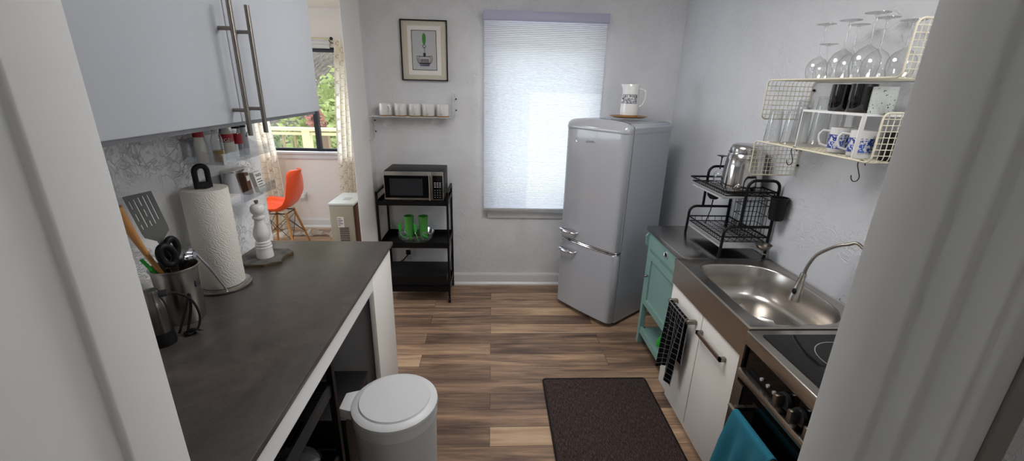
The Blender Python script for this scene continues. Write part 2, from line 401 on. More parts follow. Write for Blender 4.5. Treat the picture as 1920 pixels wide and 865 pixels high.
# ================================================================ SETTING
st(B().box(-4.4, -2.2, -.1, 2.2, 3.62, 0).box(-4.4, 3.62, -.1, -.95, 5.25, 0).build('floor', 'floor', smooth=0))
st(B().box(-4.4, -2.2, CEIL, 2.2, 3.70, CEIL+.1).box(-4.4, 3.70, CEIL, -.95, 5.3, CEIL+.1).build('ceiling', 'ceiling', smooth=0))
WX0, WX1, WZ0, WZ1 = 0.0, .80, .75, 2.10
def wall_hole(b, x0, x1, y0, y1, hx0, hx1, hz0, hz1, z1=CEIL):
    b.box(x0, y0, 0, hx0, y1, z1); b.box(hx1, y0, 0, x1, y1, z1); b.box(hx0, y0, 0, hx1, y1, hz0); b.box(hx0, y0, hz1, hx1, y1, z1); return b
st(wall_hole(B(), -.96, 1.62, 3.51, 3.67, WX0, WX1, WZ0, WZ1).build('wall_back', 'wall', smooth=0))
st(B().prism([(rw(3.51), 3.51), (rw(.30), .30), (rw(.30)+.15, .30), (rw(3.51)+.15, 3.51)], 0, CEIL).build('wall_right', 'wall_right', smooth=0))
st(B().box(-1.33, .46, 0, -1.17, 2.21, CEIL).bevel(.012, 3, lambda e: abs(e.verts[0].co.z-e.verts[1].co.z) > 1).build('wall_left', 'wall_rough', smooth=30))
st(B().box(-1.09, 3.40, 0, -.95, 5.1, CEIL).bevel(.012, 3, lambda e: abs(e.verts[0].co.z-e.verts[1].co.z) > 1).build('wall_divider', 'smooth', smooth=30))
st(wall_hole(B(), -4.4, -1.09, 5.10, 5.25, -3.15, -1.36, .93, 2.06).build('wall_dining', 'wall_din', smooth=0))
b = B(); b.box(-4.4, .3, 0, -4.25, 1.6, CEIL).box(-4.4, 4.2, 0, -4.25, 5.1, CEIL).box(-4.4, 1.6, 0, -4.25, 4.2, .8).box(-4.4, 1.6, 2.15, -4.25, 4.2, CEIL)
st(b.build('wall_dining_left', 'wall_din', smooth=0))
st(B().box(-4.25, .34, 0, -.56, .46, CEIL).build('wall_front_left', 'wall', smooth=0))
st(B().box(.46, .312, 0, 1.75, .42, CEIL).build('wall_front_right', 'wall', smooth=0))
st(B().box(-.56, .34, 2.06, .46, .46, CEIL).build('wall_front_top', 'wall', smooth=0))
st(B().box(-.56, -2.2, 0, -.44, .12, CEIL).build('wall_hall_left', 'smooth', smooth=0))
st(B().box(-.44, -2.3, 0, 2.2, -2.2, CEIL).build('wall_hall_back', 'smooth', smooth=0))
st(B().box(2.2, -2.3, 0, 2.3, .31, CEIL).build('wall_hall_right', 'wall', smooth=0))
# door casings / jambs
vert = lambda e: abs(e.verts[0].co.z-e.verts[1].co.z) > 1
st(B().prism([(.40,.414),(.4005,.379),(.404,.3487),(.415,.3487),(.4155,.3255),(.428,.3255),(.4285,.2993),(.4355,.2993),(.436,.2923),(.46,.2923),(.46,.414)], 0, 2.06).bevel(.0032, 3, vert).build('trim_1', 'jamb', smooth=30))
st(B().prism([(.46,.2900),(.482,.2900),(.482,.312),(.46,.312)], 0, 2.1).build('trim_2', 'jamb_shaded', smooth=0))
st(B().prism([(-.40,.461),(-.44,.461),(-.56,.461),(-.56,.12),(-.418,.12),(-.4145,.383),(-.412,.39),(-.402,.39),(-.4005,.423)][::-1], 0, 2.06).bevel(.0032, 3, vert).build('trim_3', 'jamb', smooth=30))
# kitchen window (behind the shade)
w = bpy.data.objects.new('window_1', None); C.objects.link(w); st(w); w.location = (.4, 3.6, WZ0); WL[w.name] = (.4, 3.6, WZ0)
b = B(); b.box(0,3.58,WZ0,.03,3.64,WZ1).box(.77,3.58,WZ0,.80,3.64,WZ1).box(.03,3.58,WZ0,.77,3.64,WZ0+.04).box(.03,3.58,WZ1-.03,.77,3.64,WZ1)
b.build('window_frame', 'trim', w, 0)
B().box(.03,3.605,WZ0+.04,.77,3.611,WZ1-.03).build('pane', 'pane', w, 0)
b = B().box(-.045, 3.475, .685, .875, 3.515, .705).box(-.035, 3.49, .632, .865, 3.515, .685); b.bevel(.003, 2)
st(b.build('trim_4', 'trim'))
# dining window
w = bpy.data.objects.new('window_2', None); C.objects.link(w); st(w); w.location = (-2.2, 5.17, .93); WL[w.name] = (-2.2, 5.17, .93)
b = B(); y0, y1 = 5.15, 5.19
b.box(-3.15,y0,.93,-3.12,y1,2.06).box(-1.39,y0,.93,-1.36,y1,2.06).box(-3.12,y0,.93,-1.39,y1,.955).box(-3.12,y0,2.01,-1.39,y1,2.06)
b.box(-2.055,y0-.015,.955,-2.005,y1,2.01)
b.build('window_frame', 'alu', w, 0)
B().box(-3.12,5.168,.955,-2.055,5.172,2.01).build('pane', 'pane', w, 0)
B().box(-2.005,5.176,.955,-1.39,5.180,2.01).build('pane', 'pane', w, 0)
b = B().box(-3.20, 5.045, .905, -1.31, 5.15, .93).box(-3.18, 5.075, .845, -1.33, 5.10, .905); b.bevel(.003, 2)
st(b.build('trim_5', 'trim'))
w = bpy.data.objects.new('added_window', None); C.objects.link(w); st(w); w.location = (-4.32, 2.9, .8); WL[w.name] = (-4.32, 2.9, .8)  # added unseen window, lets extra sky light into the dining room
b = B(); b.box(-4.36,1.6,.8,-4.30,1.64,2.15).box(-4.36,4.16,.8,-4.30,4.2,2.15).box(-4.36,1.64,.8,-4.30,4.16,.84).box(-4.36,1.64,2.11,-4.30,4.16,2.15).box(-4.36,2.88,.84,-4.30,2.92,2.11)
b.build('window_frame', 'alu', w, 0)
# baseboards
def baseboard(name, x0, x1, y):
    b = B(); b.extr([(x0, y, 0), (x0, y-.028, 0), (x0, y-.026, .012), (x0, y-.014, .026), (x0, y-.013, .092), (x0, y-.008, .108), (x0, y, .108)], (x1-x0, 0, 0)); return st(b.build(name, 'trim', smooth=0))
baseboard('baseboard_back', -.95, 1.46, 3.51)
baseboard('baseboard_dining', -4.25, -1.09, 5.10)

# ================================================================ LEFT SIDE
# wall cabinet
t = thing('wall_cabinet', 'white wall cabinet with two flat doors above the dark worktop', 'cabinet', (-.96, 1.35, 1.567))
B().box(-1.168, .50, 1.567, -.772, 1.953, 2.43).build('body', 'cab_edge', t, 0)
def cdoor(y0, y1, hy, lbl):
    d = B().box(-.770, y0, 1.580, -.750, y1, 2.42).bevel(.003, 3).build('door', 'cab', t)
    hb = B(); hb.cyl((-.712, hy, 1.545), (-.712, hy, 1.905), .0068, n=16)
    for z in (1.617, 1.833): hb.cyl((-.752, hy, z), (-.712, hy, z), .0055, n=12)
    lab(hb.build('handle', 'nickel', d), 'brushed metal bar handle'); return d
cdoor(.503, 1.348, 1.312, 'l'); cdoor(1.352, 1.952, 1.402, 'r')

# worktop and its base
tag(B().box(-1.168, .465, .900, -.515, 2.11, .920).bevel(.002, 2).build('worktop', 'counter'), 'long charcoal stone-look worktop under the white wall cabinet', 'worktop')
t = thing('counter_base', 'white counter base with apron and side panel under the charcoal worktop', 'counter', (-.85, 1.3, 0))
B().box(-.548, .465, .815, -.530, 1.752, .8995).build('apron', 'white', t, 0)
B().box(-1.165, 1.775, 0, -.552, 2.085, .8995).build('end_cabinet', 'greyshade', t, 0)
b = B().box(-.5515, 1.752, 0, -.528, 2.088, .8995).bevel(.002, 2); b.build('side_panel', 'warmwhite', t)
B().box(-1.165, .465, 0, -1.147, 1.774, .8995).build('back_panel', 'greyshade', t, 0)

# black rack under the counter
t = thing('storage_rack', 'black metal storage rack with mesh trays under the charcoal worktop', 'rack', (-.85, 1.0, 0))
for x in (-1.10, -.575):
    for y in (.62, 1.31): B().box(x-.011, y-.011, 0, x+.011, y+.011, .765).build('leg', 'black', t, 0)
for z in (.62, .30, .06):
    b = B()
    for (x0, y0, x1, y1) in ((-1.10,.60,-1.09,1.33),(-.585,.60,-.575,1.33),(-1.09,.60,-.585,.61),(-1.09,1.32,-.585,1.33)): b.box(x0, y0, z, x1, y1, z+.045)
    tr = b.build('tray_rim', 'darkgrey', t, 0)
    b = B()
    n = 34
    for i in range(n+1):
        x = -1.09+.505*i/n; b.box(x-.0011, .61, z+.003, x+.0011, 1.32, z+.0045)
    for i in range(48):
        y = .61+.71*i/47; b.box(-1.09, y-.0011, z+.001, -.585, y+.0011, z+.003)
    b.build('mesh', 'black', tr, 0)
    if z < .5: B().box(-1.0895, .6105, z+.0002, -.5855, 1.3195, z+.0009).build('base_sheet', 'black', tr, 0)
for y in (.62, 1.31): B().box(-1.10, y-.006, .748, -.575, y+.006, .762).build('top_bar', 'black', t, 0)
# lidded pots on the rack
def pot(x, y, z, r, h, label):
    t = thing('cooking_pot', label, 'pot', (x, y, z), group=None)
    B().lathe([(0, 0), (r*.94, 0), (r, .01), (r, h), (r-.004, h), (r-.004, .012), (0, .012)], (x, y, z), 40).build('body', 'blackplastic', t)
    l = B().lathe([(r+.002, h), (r+.002, h+.004), (r-.004, h+.005), (r-.004, h)], (x, y, z), 40).build('lid_rim', 'chrome', t)
    B().lathe([(r-.004, h+.003), (r*.7, h+.018), (r*.3, h+.028), (0, h+.030)], (x, y, z), 40).build('lid', 'tint', t)
    B().lathe([(0, h+.03), (.010, h+.03), (.010, h+.042), (.018, h+.046), (.018, h+.056), (0, h+.058)], (x, y, z), 20).build('lid_knob', 'blackplastic', t)
    B().tube([(x+.0, y-r, z+h*.75), (x+.02, y-r-.04, z+h*.78), (x+.0, y-r-.0, z+h*.6)], .006).build('handle', 'blackplastic', t)
pot(-.705, 1.175, .3055, .11, .10, 'black pot with round glass lid on the rack under the worktop, beside the white bin')
pot(-.73, .90, .3055, .105, .09, 'smaller black pot with glass lid on the middle tray of the rack, nearest the doorway')

t = thing('storage_box', 'black box on the floor under the worktop between rack and bin', 'box', (-.80, 1.48, 0))
B().box(-1.05, 1.345, .002, -.556, 1.64, .44).bevel(.006, 2).build('body', 'blackplastic', t)
B().box(-1.055, 1.340, .4405, -.551, 1.645, .47).bevel(.006, 2).build('lid', 'blackplastic', t)
# bin
cx, cy = -.335, 1.248
t = thing('pedal_bin', 'round white lidded pedal bin beside the counter', 'bin', (cx, cy, 0))
B().lathe([(0, .0), (.130, .0), (.133, .012), (.142, .60), (.138, .602), (0, .602)], (cx, cy, 0), 56).build('body', 'lightgrey', t)
B().lathe([(.1425, .585), (.1455, .587), (.1460, .622), (.1425, .6235)], (cx, cy, 0), 56).build('collar', 'binwhite', t)
B().lathe([(.1475, .6235), (.1495, .628), (.1475, .640), (.138, .646), (.124, .649), (.120, .6545), (.06, .658), (0, .659)], (cx, cy, 0), 56).build('lid', 'binwhite', t)
b = B().extr([(cx-.125, cy-.055, .598), (cx-.185, cy-.035, .598), (cx-.185, cy+.045, .598), (cx-.125, cy+.065, .598)], (0, 0, .04)); b.bevel(.006, 2); b.build('hinge_box', 'binwhite', t)
b = B().box(cx+.125, cy-.03, .008, cx+.17, cy+.03, .018).bevel(.003, 2); b.build('pedal', 'grey', t)

# paper towel holder + roll
px, py = -1.066, 1.592
t = thing('paper_towel_holder', 'steel paper towel holder with round base and black loop on the dark worktop', 'holder', (px, py, .92))
B().lathe([(0, 0), (.092, 0), (.098, .004), (.098, .009), (.090, .013), (.0, .014)], (px, py, .92), 56).build('base', 'steel', t)
B().cyl((px, py, .934), (px, py, 1.318), .008).build('rod', 'steel', t)
u, v = Vector((.55, .83, 0)).normalized(), Vector((0, 0, 1))
lp = [Vector((px, py, 1.330))-u*.021, *arc((px, py, 1.378), .021, PI, 0, 12, u, v), Vector((px, py, 1.330))+u*.021]
b = B(); b.tube(lp, .0095, 12); b.extr([Vector((px,py,1.318))-u*.028+Vector((.83,-.55,0))*.008, Vector((px,py,1.318))+u*.028+Vector((.83,-.55,0))*.008, Vector((px,py,1.318))+u*.028-Vector((.83,-.55,0))*.008, Vector((px,py,1.318))-u*.028-Vector((.83,-.55,0))*.008], (0,0,.022))
b.build('loop_handle', 'blackplastic', t)
ar = B().tube([(-1.012, 1.518, .930), (-1.008, 1.500, .965), (-1.018, 1.462, 1.05), (-1.032, 1.425, 1.125)], [.0035, .0045, .0045, .004], 10).build('arm', 'chrome', t)
B().tube([(-1.032, 1.425, 1.125), (-1.038, 1.416, 1.137), (-1.044, 1.420, 1.128)], [.006, .007, .006], 10).build('arm_tip', 'blackplastic', ar)
tag(B().lathe([(.021, 0), (.0745, 0), (.0755, .003), (.0755, .379), (.0745, .382), (.021, .382), (.021, 0)], (px, py, .9345), 64).build('paper_towel_roll', 'roll'), 'thick white quilted paper towel roll on the steel holder', 'paper towel')

# slate + mill
pts = [(-1.140,1.835),(-1.128,1.93),(-1.06,1.965),(-.985,1.972),(-.945,1.935),(-.962,1.87),(-.948,1.815),(-1.000,1.775),(-1.075,1.765)]
t = thing('slate_board', 'rough-edged dark slate board under the white pepper mill', 'board', (-1.04, 1.87, .92))
B().prism(pts, .9205, .9315).build('slab', 'slate', t, 0)
b = B(); P = pts+[pts[0]]; W = []
for (a0, a1), (b0, b1) in zip(P, P[1:]):
    for k in range(6):
        f = k/6; j = random.uniform(.0, .006); x = a0+(b0-a0)*f; y = a1+(b1-a1)*f; dx, dy = x+1.045, y-1.87; L_ = math.hypot(dx, dy); W.append((x+dx/L_*j, y+dy/L_*j))
b.prism(W, .9202, .929).build('chipped_edge', 'slate_edge', t, 0)
mx, my, mz = -1.040, 1.868, .9316
t = thing('pepper_mill', 'glossy white turned pepper mill standing on the slate board', 'pepper mill', (mx, my, mz))
B().lathe([(0,0),(.036,0),(.0365,.004),(.034,.035),(.0335,.040),(.0350,.044),(.0350,.050),(.0315,.053),(.0335,.057),(.0335,.063),(.0295,.066),(.0315,.070),(.0310,.075),(.0265,.079),
 (.0335,.100),(.0345,.112),(.0315,.130),(.0235,.155),(.0205,.172),(.0205,.180),(.0255,.184),(.0265,.190),(.0240,.196),(.0,.1965)], (mx,my,mz), 40).build('body', 'porcelain', t)
B().lathe([(.0,.1968),(.0190,.197),(.0205,.203),(.0265,.210),(.0295,.222),(.0285,.236),(.0215,.246),(.008,.250),(0,.2505)], (mx,my,mz), 40).build('head', 'porcelain', t)
lab(B().lathe([(0,.2500),(.005,.2505),(.009,.262),(.008,.266),(0,.267)], (mx,my,mz), 20).build('nut', 'nickel', t), 'metal nut')

# utensil crock and utensils
kx, ky = -1.042, 1.335
t = thing('utensil_crock', 'tall brushed steel crock full of utensils beside the paper towel', 'utensil holder', (kx, ky, .92))
B().lathe([(0,0),(.054,0),(.056,.004),(.066,.182),(.0675,.190),(.070,.192),(.0705,.196),(.068,.198),(.064,.196),(.063,.190),(.053,.006),(0,.006)], (kx,ky,.92), 56).build('body', 'steel', t)
b = B().box(kx+.055, ky-.012, 1.045, kx+.0645, ky+.010, 1.066); b.build('stamp', 'darkgrey', t, 0)
# slotted turner
def T(Yv, Zv, X=-1.068): return (X, Yv, Zv)
t = thing('slotted_turner', 'wide grey slotted turner sticking out of the steel crock', 'spatula', (-1.06, 1.335, .94))
b = B()
c0 = Vector((-1.07, 1.300, 1.366)); ax = Vector((0, 1, -.06)).normalized(); dn = Vector((.02, .24, -1)).normalized(); nrm = ax.cross(dn).normalized()
Wd, Ht = .106, .125
sl = []                                         # build the blade as bars between slots
xs = [-.053, -.043, -.037, -.025, -.019, -.007, -.001, .011, .017, .029, .035, .053]
def quad(x0, x1, t0, t1):
    P = [c0+ax*x0+dn*t0, c0+ax*x1+dn*t0, c0+ax*x1+dn*t1, c0+ax*x0+dn*t1]; b.extr([p-nrm*.001 for p in P], nrm*.002)
for i in range(0, len(xs), 2): quad(xs[i], xs[i+1], 0, Ht)
gaps = [(xs[i], xs[i+1]) for i in range(1, len(xs)-1, 2)]
cuts = [[(.018,.045),(.060,.085),(.098,.115)], [(.014,.112)], [(.012,.040),(.052,.078),(.092,.112)], [(.010,.108)], [(.010,.098)]]
for (x0, x1), cs in zip(gaps, cuts):
    t0 = 0
    for a, c in cs: quad(x0, x1, t0, a); t0 = c
    quad(x0, x1, t0, Ht)
P = [c0+ax*-.053+dn*Ht, c0+ax*.053+dn*Ht, c0+ax*.050+dn*(Ht+.018), c0+ax*.014+dn*(Ht+.042), c0+ax*.009+dn*(Ht+.07), c0-ax*.009+dn*(Ht+.07), c0-ax*.014+dn*(Ht+.042), c0-ax*.050+dn*(Ht+.018)]
b.extr([p-nrm*.001 for p in P], nrm*.002); b.build('blade', 'turner', t, 0)
e0 = c0+dn*(Ht+.065); B().tube([e0, e0+dn*.10, (kx-.01, ky+.04, .945)], [.0075, .007, .006], 10).build('handle', 'turner', t)
tag(B().tube([(-1.075,1.222,1.345),(-1.072,1.236,1.29),(-1.065,1.262,1.20),(-1.05,1.31,1.06),(-1.04,1.345,.94)], [.015,.013,.008,.006,.006], 12).build('wooden_spatula', 'wood'), 'pale wooden spoon half hidden behind the grey turner in the crock', 'spoon')
tag(B().tube([(-1.082,1.266,1.165),(-1.074,1.286,1.12),(-1.064,1.304,1.04),(-1.060,1.315,.94)], [.005,.006,.005,.004], 10).build('green_spreader', 'greenp'), 'thin green handle leaning at the doorway side of the steel crock', 'utensil')
def scissors(name, cen, u, v, r, tip, label):
    t = thing(name, label, 'scissors', cen, group=None); c = Vector(cen)
    lp = [c+u*(r*.75*cos(a))+v*(r*1.25*sin(a)) for a in [2*PI*i/24 for i in range(24)]]
    B().tube(lp, .0105, 10, closed=True).build('grip', 'blackplastic', t)
    B().tube([c-v*(r*1.25), (c-v*(r*1.25))*.5+Vector(tip)*.5, tip], [.008, .006, .003], 8).build('blade', 'steel', t)
scissors('kitchen_scissors', (-1.020,1.290,1.170), Vector((.3,.95,0)), Vector((0,-.25,.97)), .028, (-1.04,1.335,.95), 'black scissor handle at the doorway side of the crock')
scissors('kitchen_shears', (-1.044,1.346,1.172), Vector((.2,.98,0)), Vector((0,.05,1)), .026, (-1.045,1.35,.95), 'black shears handle in the crock in front of the turner neck')
t = thing('can_opener', 'chrome can opener head resting on the crock rim', 'can opener', (-1.035, 1.378, 1.10))
b = B(); b.extr([(-1.022,1.352,1.125),(-1.022,1.372,1.145),(-1.022,1.400,1.152),(-1.022,1.408,1.135),(-1.022,1.395,1.120),(-1.022,1.365,1.110)], (-.006,0,0)); b.build('plate', 'chrome', t, 0)
b = B(); b.cyl((-1.012,1.372,1.124), (-1.030,1.372,1.124), .011).cyl((-1.010,1.393,1.132), (-1.030,1.393,1.132), .010); b.build('gear', 'chrome', t)
B().tube([(-1.03,1.37,1.12),(-1.045,1.350,1.02),(-1.05,1.335,.94)], [.007,.006,.005], 8).build('handle', 'blackplastic', t)
tag(B().tube([(-1.062,1.345,1.125),(-1.060,1.345,1.05),(-1.058,1.345,.94)], [.010,.010,.008], 12).build('potato_masher', 'blackplastic'), 'thick black utensil handle low in the middle of the crock', 'utensil')
tag(B().tube([(-1.040,1.312,1.12),(-1.038,1.318,1.04),(-1.036,1.324,.94)], [.011,.010,.008], 12).build('ladle_handle', 'blackplastic'), 'black utensil handle between the crock rim and the scissors', 'utensil')

# hand blender with cord and plug
hx, hy = -1.012, 1.185
t = thing('hand_blender', 'small steel and black appliance standing by the door jamb with its cord coiled', 'blender', (hx, hy, .92))
B().lathe([(0,0),(.031,0),(.033,.006),(.030,.05),(.029,.120),(.024,.142),(.020,.150),(.020,.172),(.017,.182),(0,.184)], (hx,hy,.92), 32).build('body', 'steel_dark', t)
B().lathe([(.0335,.0),(.0345,.004),(.0325,.045),(.0300,.045)], (hx,hy,.92), 32).build('foot', 'blackplastic', t)
B().cyl((hx+.012, hy+.012, 1.083), (hx+.030, hy+.022, 1.083), .011).build('switch', 'darkgrey', t)
cd = B().tube(cr([(hx+.022,hy+.02,1.075),(hx+.035,hy+.045,1.070),(hx+.055,hy+.075,1.030),(hx+.068,hy+.078,.975),(hx+.066,hy+.060,.935),(hx+.05,hy+.035,.926),(hx+.03,hy+.05,.925),(hx+.05,hy+.07,.927),(-.955,1.240,.926)],6), .0035, 8).build('cord', 'blackplastic', t)
b = B(); b.tube([(-.962,1.238,.930),(-.945,1.238,.930)], [.010,.008], 10); b.build('plug', 'blackplastic', cd)
b = B()
for dy in (-.005, .005): b.box(-.945, 1.238+dy-.001, .927, -.928, 1.238+dy+.001, .933)
b.build('prong', 'chrome', cd, 0)
tag(B().tube(cr([(hx+.02,hy+.04,.928),(hx+.035,hy+.07,1.00),(hx+.042,hy+.088,1.045),(hx+.046,hy+.078,1.00),(hx+.040,hy+.05,.928)],6), .004, 8).build('loose_cable', 'blackplastic'), 'loop of black cable in front of the steel crock', 'cable')

# acrylic shelves + contents
def acryl(z, label):
    t = thing('acrylic_shelf', label, 'shelf', (-1.09, 1.84, z), group=None)
    b = B(); b.box(-1.1695, 1.665, z, -1.166, 2.02, z+.095); b.build('back_plate', 'acrylic', t, 0)
    B().box(-1.166, 1.665, z, -1.020, 2.02, z+.003).build('base_plate', 'acrylic', t, 0)
    B().box(-1.023, 1.665, z+.003, -1.020, 2.02, z+.042).build('front_lip', 'acrylic', t, 0)
    for y in (1.665, 2.017):
        B().extr([(-1.166,y,z+.003),(-1.023,y,z+.003),(-1.023,y,z+.042),(-1.09,y,z+.050),(-1.166,y,z+.095)], (0,.003,0)).build('end_plate', 'acrylic', t, 0)
acryl(1.388, 'clear acrylic wall ledge holding bottles, the upper of two')
acryl(1.218, 'clear acrylic wall ledge holding tea boxes, the lower of two')
def bottle(name, x, y, z, r, h, capr, caph, m, cm, label, cat='bottle', neck=.7):
    t = thing(name, label, cat, (x, y, z))
    bd = B().lathe([(0,0),(r*.95,0),(r,.004),(r,h*neck),(r*.8,h*(neck+.1)),(capr*.85,h*.9),(capr*.85,h),(0,h)], (x,y,z), 28).build('body', m, t)
    B().lathe([(capr,h*.94),(capr,h*.94+caph),(capr*.9,h*.94+caph+.002),(0,h*.94+caph+.003)], (x,y,z), 24).build('cap', cm, t); return t
zt = 1.3912
bottle('spice_jar', -1.12, 1.700, zt, .020, .105, .018, .022, 'paper', 'red', 'jar with dark red cap, first on the upper acrylic ledge', 'jar')
t = bottle('oil_bottle', -1.075, 1.735, zt, .021, .125, .013, .018, 'glass', 'paper', 'bottle with yellow oil and white spout on the upper acrylic ledge')
lab(B().lathe([(0,.002),(.0195,.002),(.0195,.045),(0,.045)], (-1.075,1.735,zt), 24).build('oil', 'oil', t), 'yellow oil')
t = bottle('gel_bottle', -1.072, 1.795, zt, .024, .135, .016, .020, 'paper', 'red', 'white bottle with red band reading GEL on the upper acrylic ledge')
lab(B().lathe([(.0245,.070),(.0245,.102)], (-1.072,1.795,zt), 32).build('label_band', 'red', t), 'red label band')
text('GEL', .020, (-1.072+.0175, 1.795-.0180, zt+.078), (PI/2, 0, .80), 'paper', t, 'lettering')
t = bottle('blue_bottle', -1.105, 1.835, zt, .019, .13, .017, .024, 'blue', 'blackplastic', 'blue bottle with black cap behind the gel bottle')
t = bottle('cleaner_bottle', -1.068, 1.862, zt, .018, .125, .016, .026, 'glass', 'blackplastic', 'clear bottle with red mark and black cap on the upper ledge')
lab(B().lathe([(.0185,.055),(.0185,.095)], (-1.068,1.862,zt), 28).build('label_band', 'red', t), 'red label')
t = bottle('white_bottle', -1.075, 1.912, zt, .021, .125, .019, .028, 'lightgrey', 'blackplastic', 'grey bottle with black cap and tick mark, last on the upper ledge')
b = B(); b.tube([(-1.0545,1.902,zt+.085),(-1.0540,1.907,zt+.078),(-1.0545,1.920,zt+.098)], .0012, 6); b.build('tick_mark', 'print', t)
zl = 1.2212
t = thing('tea_box', 'white tea box reading TAZO leaning on the lower acrylic ledge', 'box', (-1.06, 1.945, zl))
def leanbox(t, x, y, z, w, h, d, m, ang=.2, name='carton'):
    # box facing +X leaning back
    P = [Vector((x,y-w/2,z)), Vector((x,y+w/2,z)), Vector((x-h*sin(ang),y+w/2,z+h*cos(ang))), Vector((x-h*sin(ang),y-w/2,z+h*cos(ang)))]
    return B().extr(P, (-d*cos(ang), 0, -0*d)).build(name, m, t, 0)
leanbox(t, -1.040, 1.945, zl, .060, .090, .02, 'paper')
text('TAZO', .017, (-1.040-.075*sin(.2)+.0015, 1.945, zl+.075*cos(.2)), (PI/2-.2, 0, PI/2), 'print', t, 'lettering')
b = B()
for k in range(4): zz = .022+.011*k; b.box(-1.040-zz*sin(.2)+.0002, 1.923, zl+zz, -1.040-zz*sin(.2)+.0012, 1.923+.044-.008*(k % 2), zl+zz+.003)
b.build('small_print', 'print', t, 0)
t = thing('tea_box', 'brown and white tea box beside the white one on the lower acrylic ledge', 'box', (-1.08, 1.895, zl))
leanbox(t, -1.062, 1.888, zl, .030, .095, .03, 'brownbox', .12)
B().box(-1.0735, 1.878, zl+.060, -1.0675, 1.898, zl+.082).build('label', 'paper', t, 0)
t = thing('tea_box', 'tall pale tea box with printed top at the back of the lower ledge', 'box', (-1.13, 1.90, zl))
B().box(-1.160, 1.852, zl, -1.115, 1.985, zl+.105).build('carton', 'paper', t, 0)
text('THERAPY', .016, (-1.1138, 1.918, zl+.095), (PI/2, 0, PI/2), 'print', t, 'lettering')
tag(B().lathe([(.030,0),(.034,.004),(.020,.105),(.018,.108),(.016,.105),(.031,.006),(.030,0)], (-1.10,1.815,zl), 32).build('tapered_cup', 'lightgrey'), 'tapered translucent white cup upside down on the lower acrylic ledge', 'cup')
t = thing('white_carton', 'white carton with a black corner at the near end of the lower ledge', 'box', (-1.09, 1.715, zl))
B().box(-1.13, 1.672, zl, -1.045, 1.775, zl+.030).bevel(.002, 2).build('carton', 'paper', t)
B().box(-1.10, 1.676, zl+.0302, -1.075, 1.70, zl+.036).build('clip', 'blackplastic', t, 0)

# ================================================================ DINING ROOM
# shell chair, facing -X
ccx, ccy = -2.22, 4.42
t = thing('dining_chair', 'orange moulded shell chair with wooden dowel legs in the next room', 'chair', (ccx, ccy, 0), rotz=0, local=True)
prof = [(-.215,.435,.17),(-.20,.452,.20),(-.13,.445,.215),(-.03,.428,.225),(.06,.430,.225),(.125,.465,.22),(.165,.53,.215),(.195,.62,.205),(.22,.71,.19),(.238,.79,.165),(.250,.822,.135),(.258,.838,.105),(.263,.845,.06)]
def shell(u, v):
    k = u*(len(prof)-1); i = min(int(k), len(prof)-2); f = k-i; a, b_ = prof[i], prof[i+1]
    x = a[0]+(b_[0]-a[0])*f; z = a[1]+(b_[1]-a[1])*f; w = a[2]+(b_[2]-a[2])*f
    s = (v-.5)*2; rise = .055*s**4 if u < .55 else .055*s**4*max(0, 1-(u-.55)/.3)
    fwd = -.075*s*s if u > .5 else 0
    return (x+fwd*(min(1, (u-.5)*3) if u > .5 else 0), w*s, z+rise)
sh = B().grid(shell, 33, 16).build('seat_shell', 'orange', t, smooth=80, solid=.008)
for sx, sy in ((1,1),(1,-1),(-1,1),(-1,-1)):
    B().tube([(sx*.09,sy*.09,.405),(sx*.175,sy*.185,.0)], [.014,.010], 12).build('leg', 'wood', t)
b = B()
for sx in (1,-1):
    b.tube([(sx*.10,-.10,.36),(sx*.155,.16,.12)], .0028, 6); b.tube([(sx*.10,.10,.36),(sx*.155,-.16,.12)], .0028, 6)
for sy in (1,-1):
    b.tube([(-.10,sy*.10,.36),(.155,sy*.16,.12)], .0028, 6); b.tube([(.10,sy*.10,.36),(-.155,sy*.16,.12)], .0028, 6)
b.tube([(-.1,-.1,.395),(.1,-.1,.395),(.1,.1,.395),(-.1,.1,.395)], .006, 6, closed=True)
b.build('wire_base', 'black', t)

# beige appliance (heater)
t = thing('portable_heater', 'boxy beige appliance with label and vents seen through the opening', 'heater', (-1.42, 4.05, 0))
b = B().box(-1.520, 3.90, .02, -1.300, 4.32, .610); b.bevel(.008, 3); b.build('body', 'beige', t)
b = B().box(-1.525, 3.895, .610, -1.285, 4.325, .632); b.bevel(.006, 2); b.build('top_panel', 'beigetop', t)
B().box(-1.299, 3.915, .03, -1.262, 4.31, .600).build('rear_grille', 'brownbox', t, 0)
B().box(-1.43, 4.02, .6325, -1.36, 4.12, .634).build('top_sticker', 'lightgrey', t, 0)
lb = B().box(-1.452, 3.8985, .395, -1.392, 3.8998, .500).build('label', 'paper', t, 0)
b = B()
for i, w in enumerate((.03, .045, .035, .045, .02)): b.box(-1.448, 3.8978, .478-.016*i, -1.448+w, 3.8984, .484-.016*i)
b.build('label_print', 'print', lb, 0)
b = B()
for i in range(11): b.box(-1.440, 3.8975, .385-.018*i, -1.352, 3.8998, .393-.018*i)
b.build('vent', 'darkgrey', t, 0)

def curtain(name, x0, x1, y, label, sweep=0, lean=0, waves=7):
    def fn(u, v):
        z = 2.12*(1-v)+.005; sp = 1+.25*v
        x = x0+(x1-x0)*u + lean*v*(2-v)
        yy = y-.035*sin(u*waves*2*PI+v*1.5)*sp - .03*max(0, v-.9)*10*abs(sin(u*9+1))
        return (x+.012*sin(u*waves*4*PI+v*3), yy, max(z, .006+.02*abs(sin(u*17))))
    t = thing(name, label, 'curtain', ((x0+x1)/2, y, 0))
    B().grid(fn, 90, 60, ((abs(x1-x0))*1.6, 2.12)).build('cloth', 'curtain', t, smooth=80)
    return t
curtain('curtain', -3.02, -2.58, 4.985, 'cream patterned curtain behind the orange chair, left of the window', lean=.16)
curtain('curtain', -1.68, -1.30, 4.985, 'cream patterned curtain right of the window behind the beige appliance', lean=-.10)
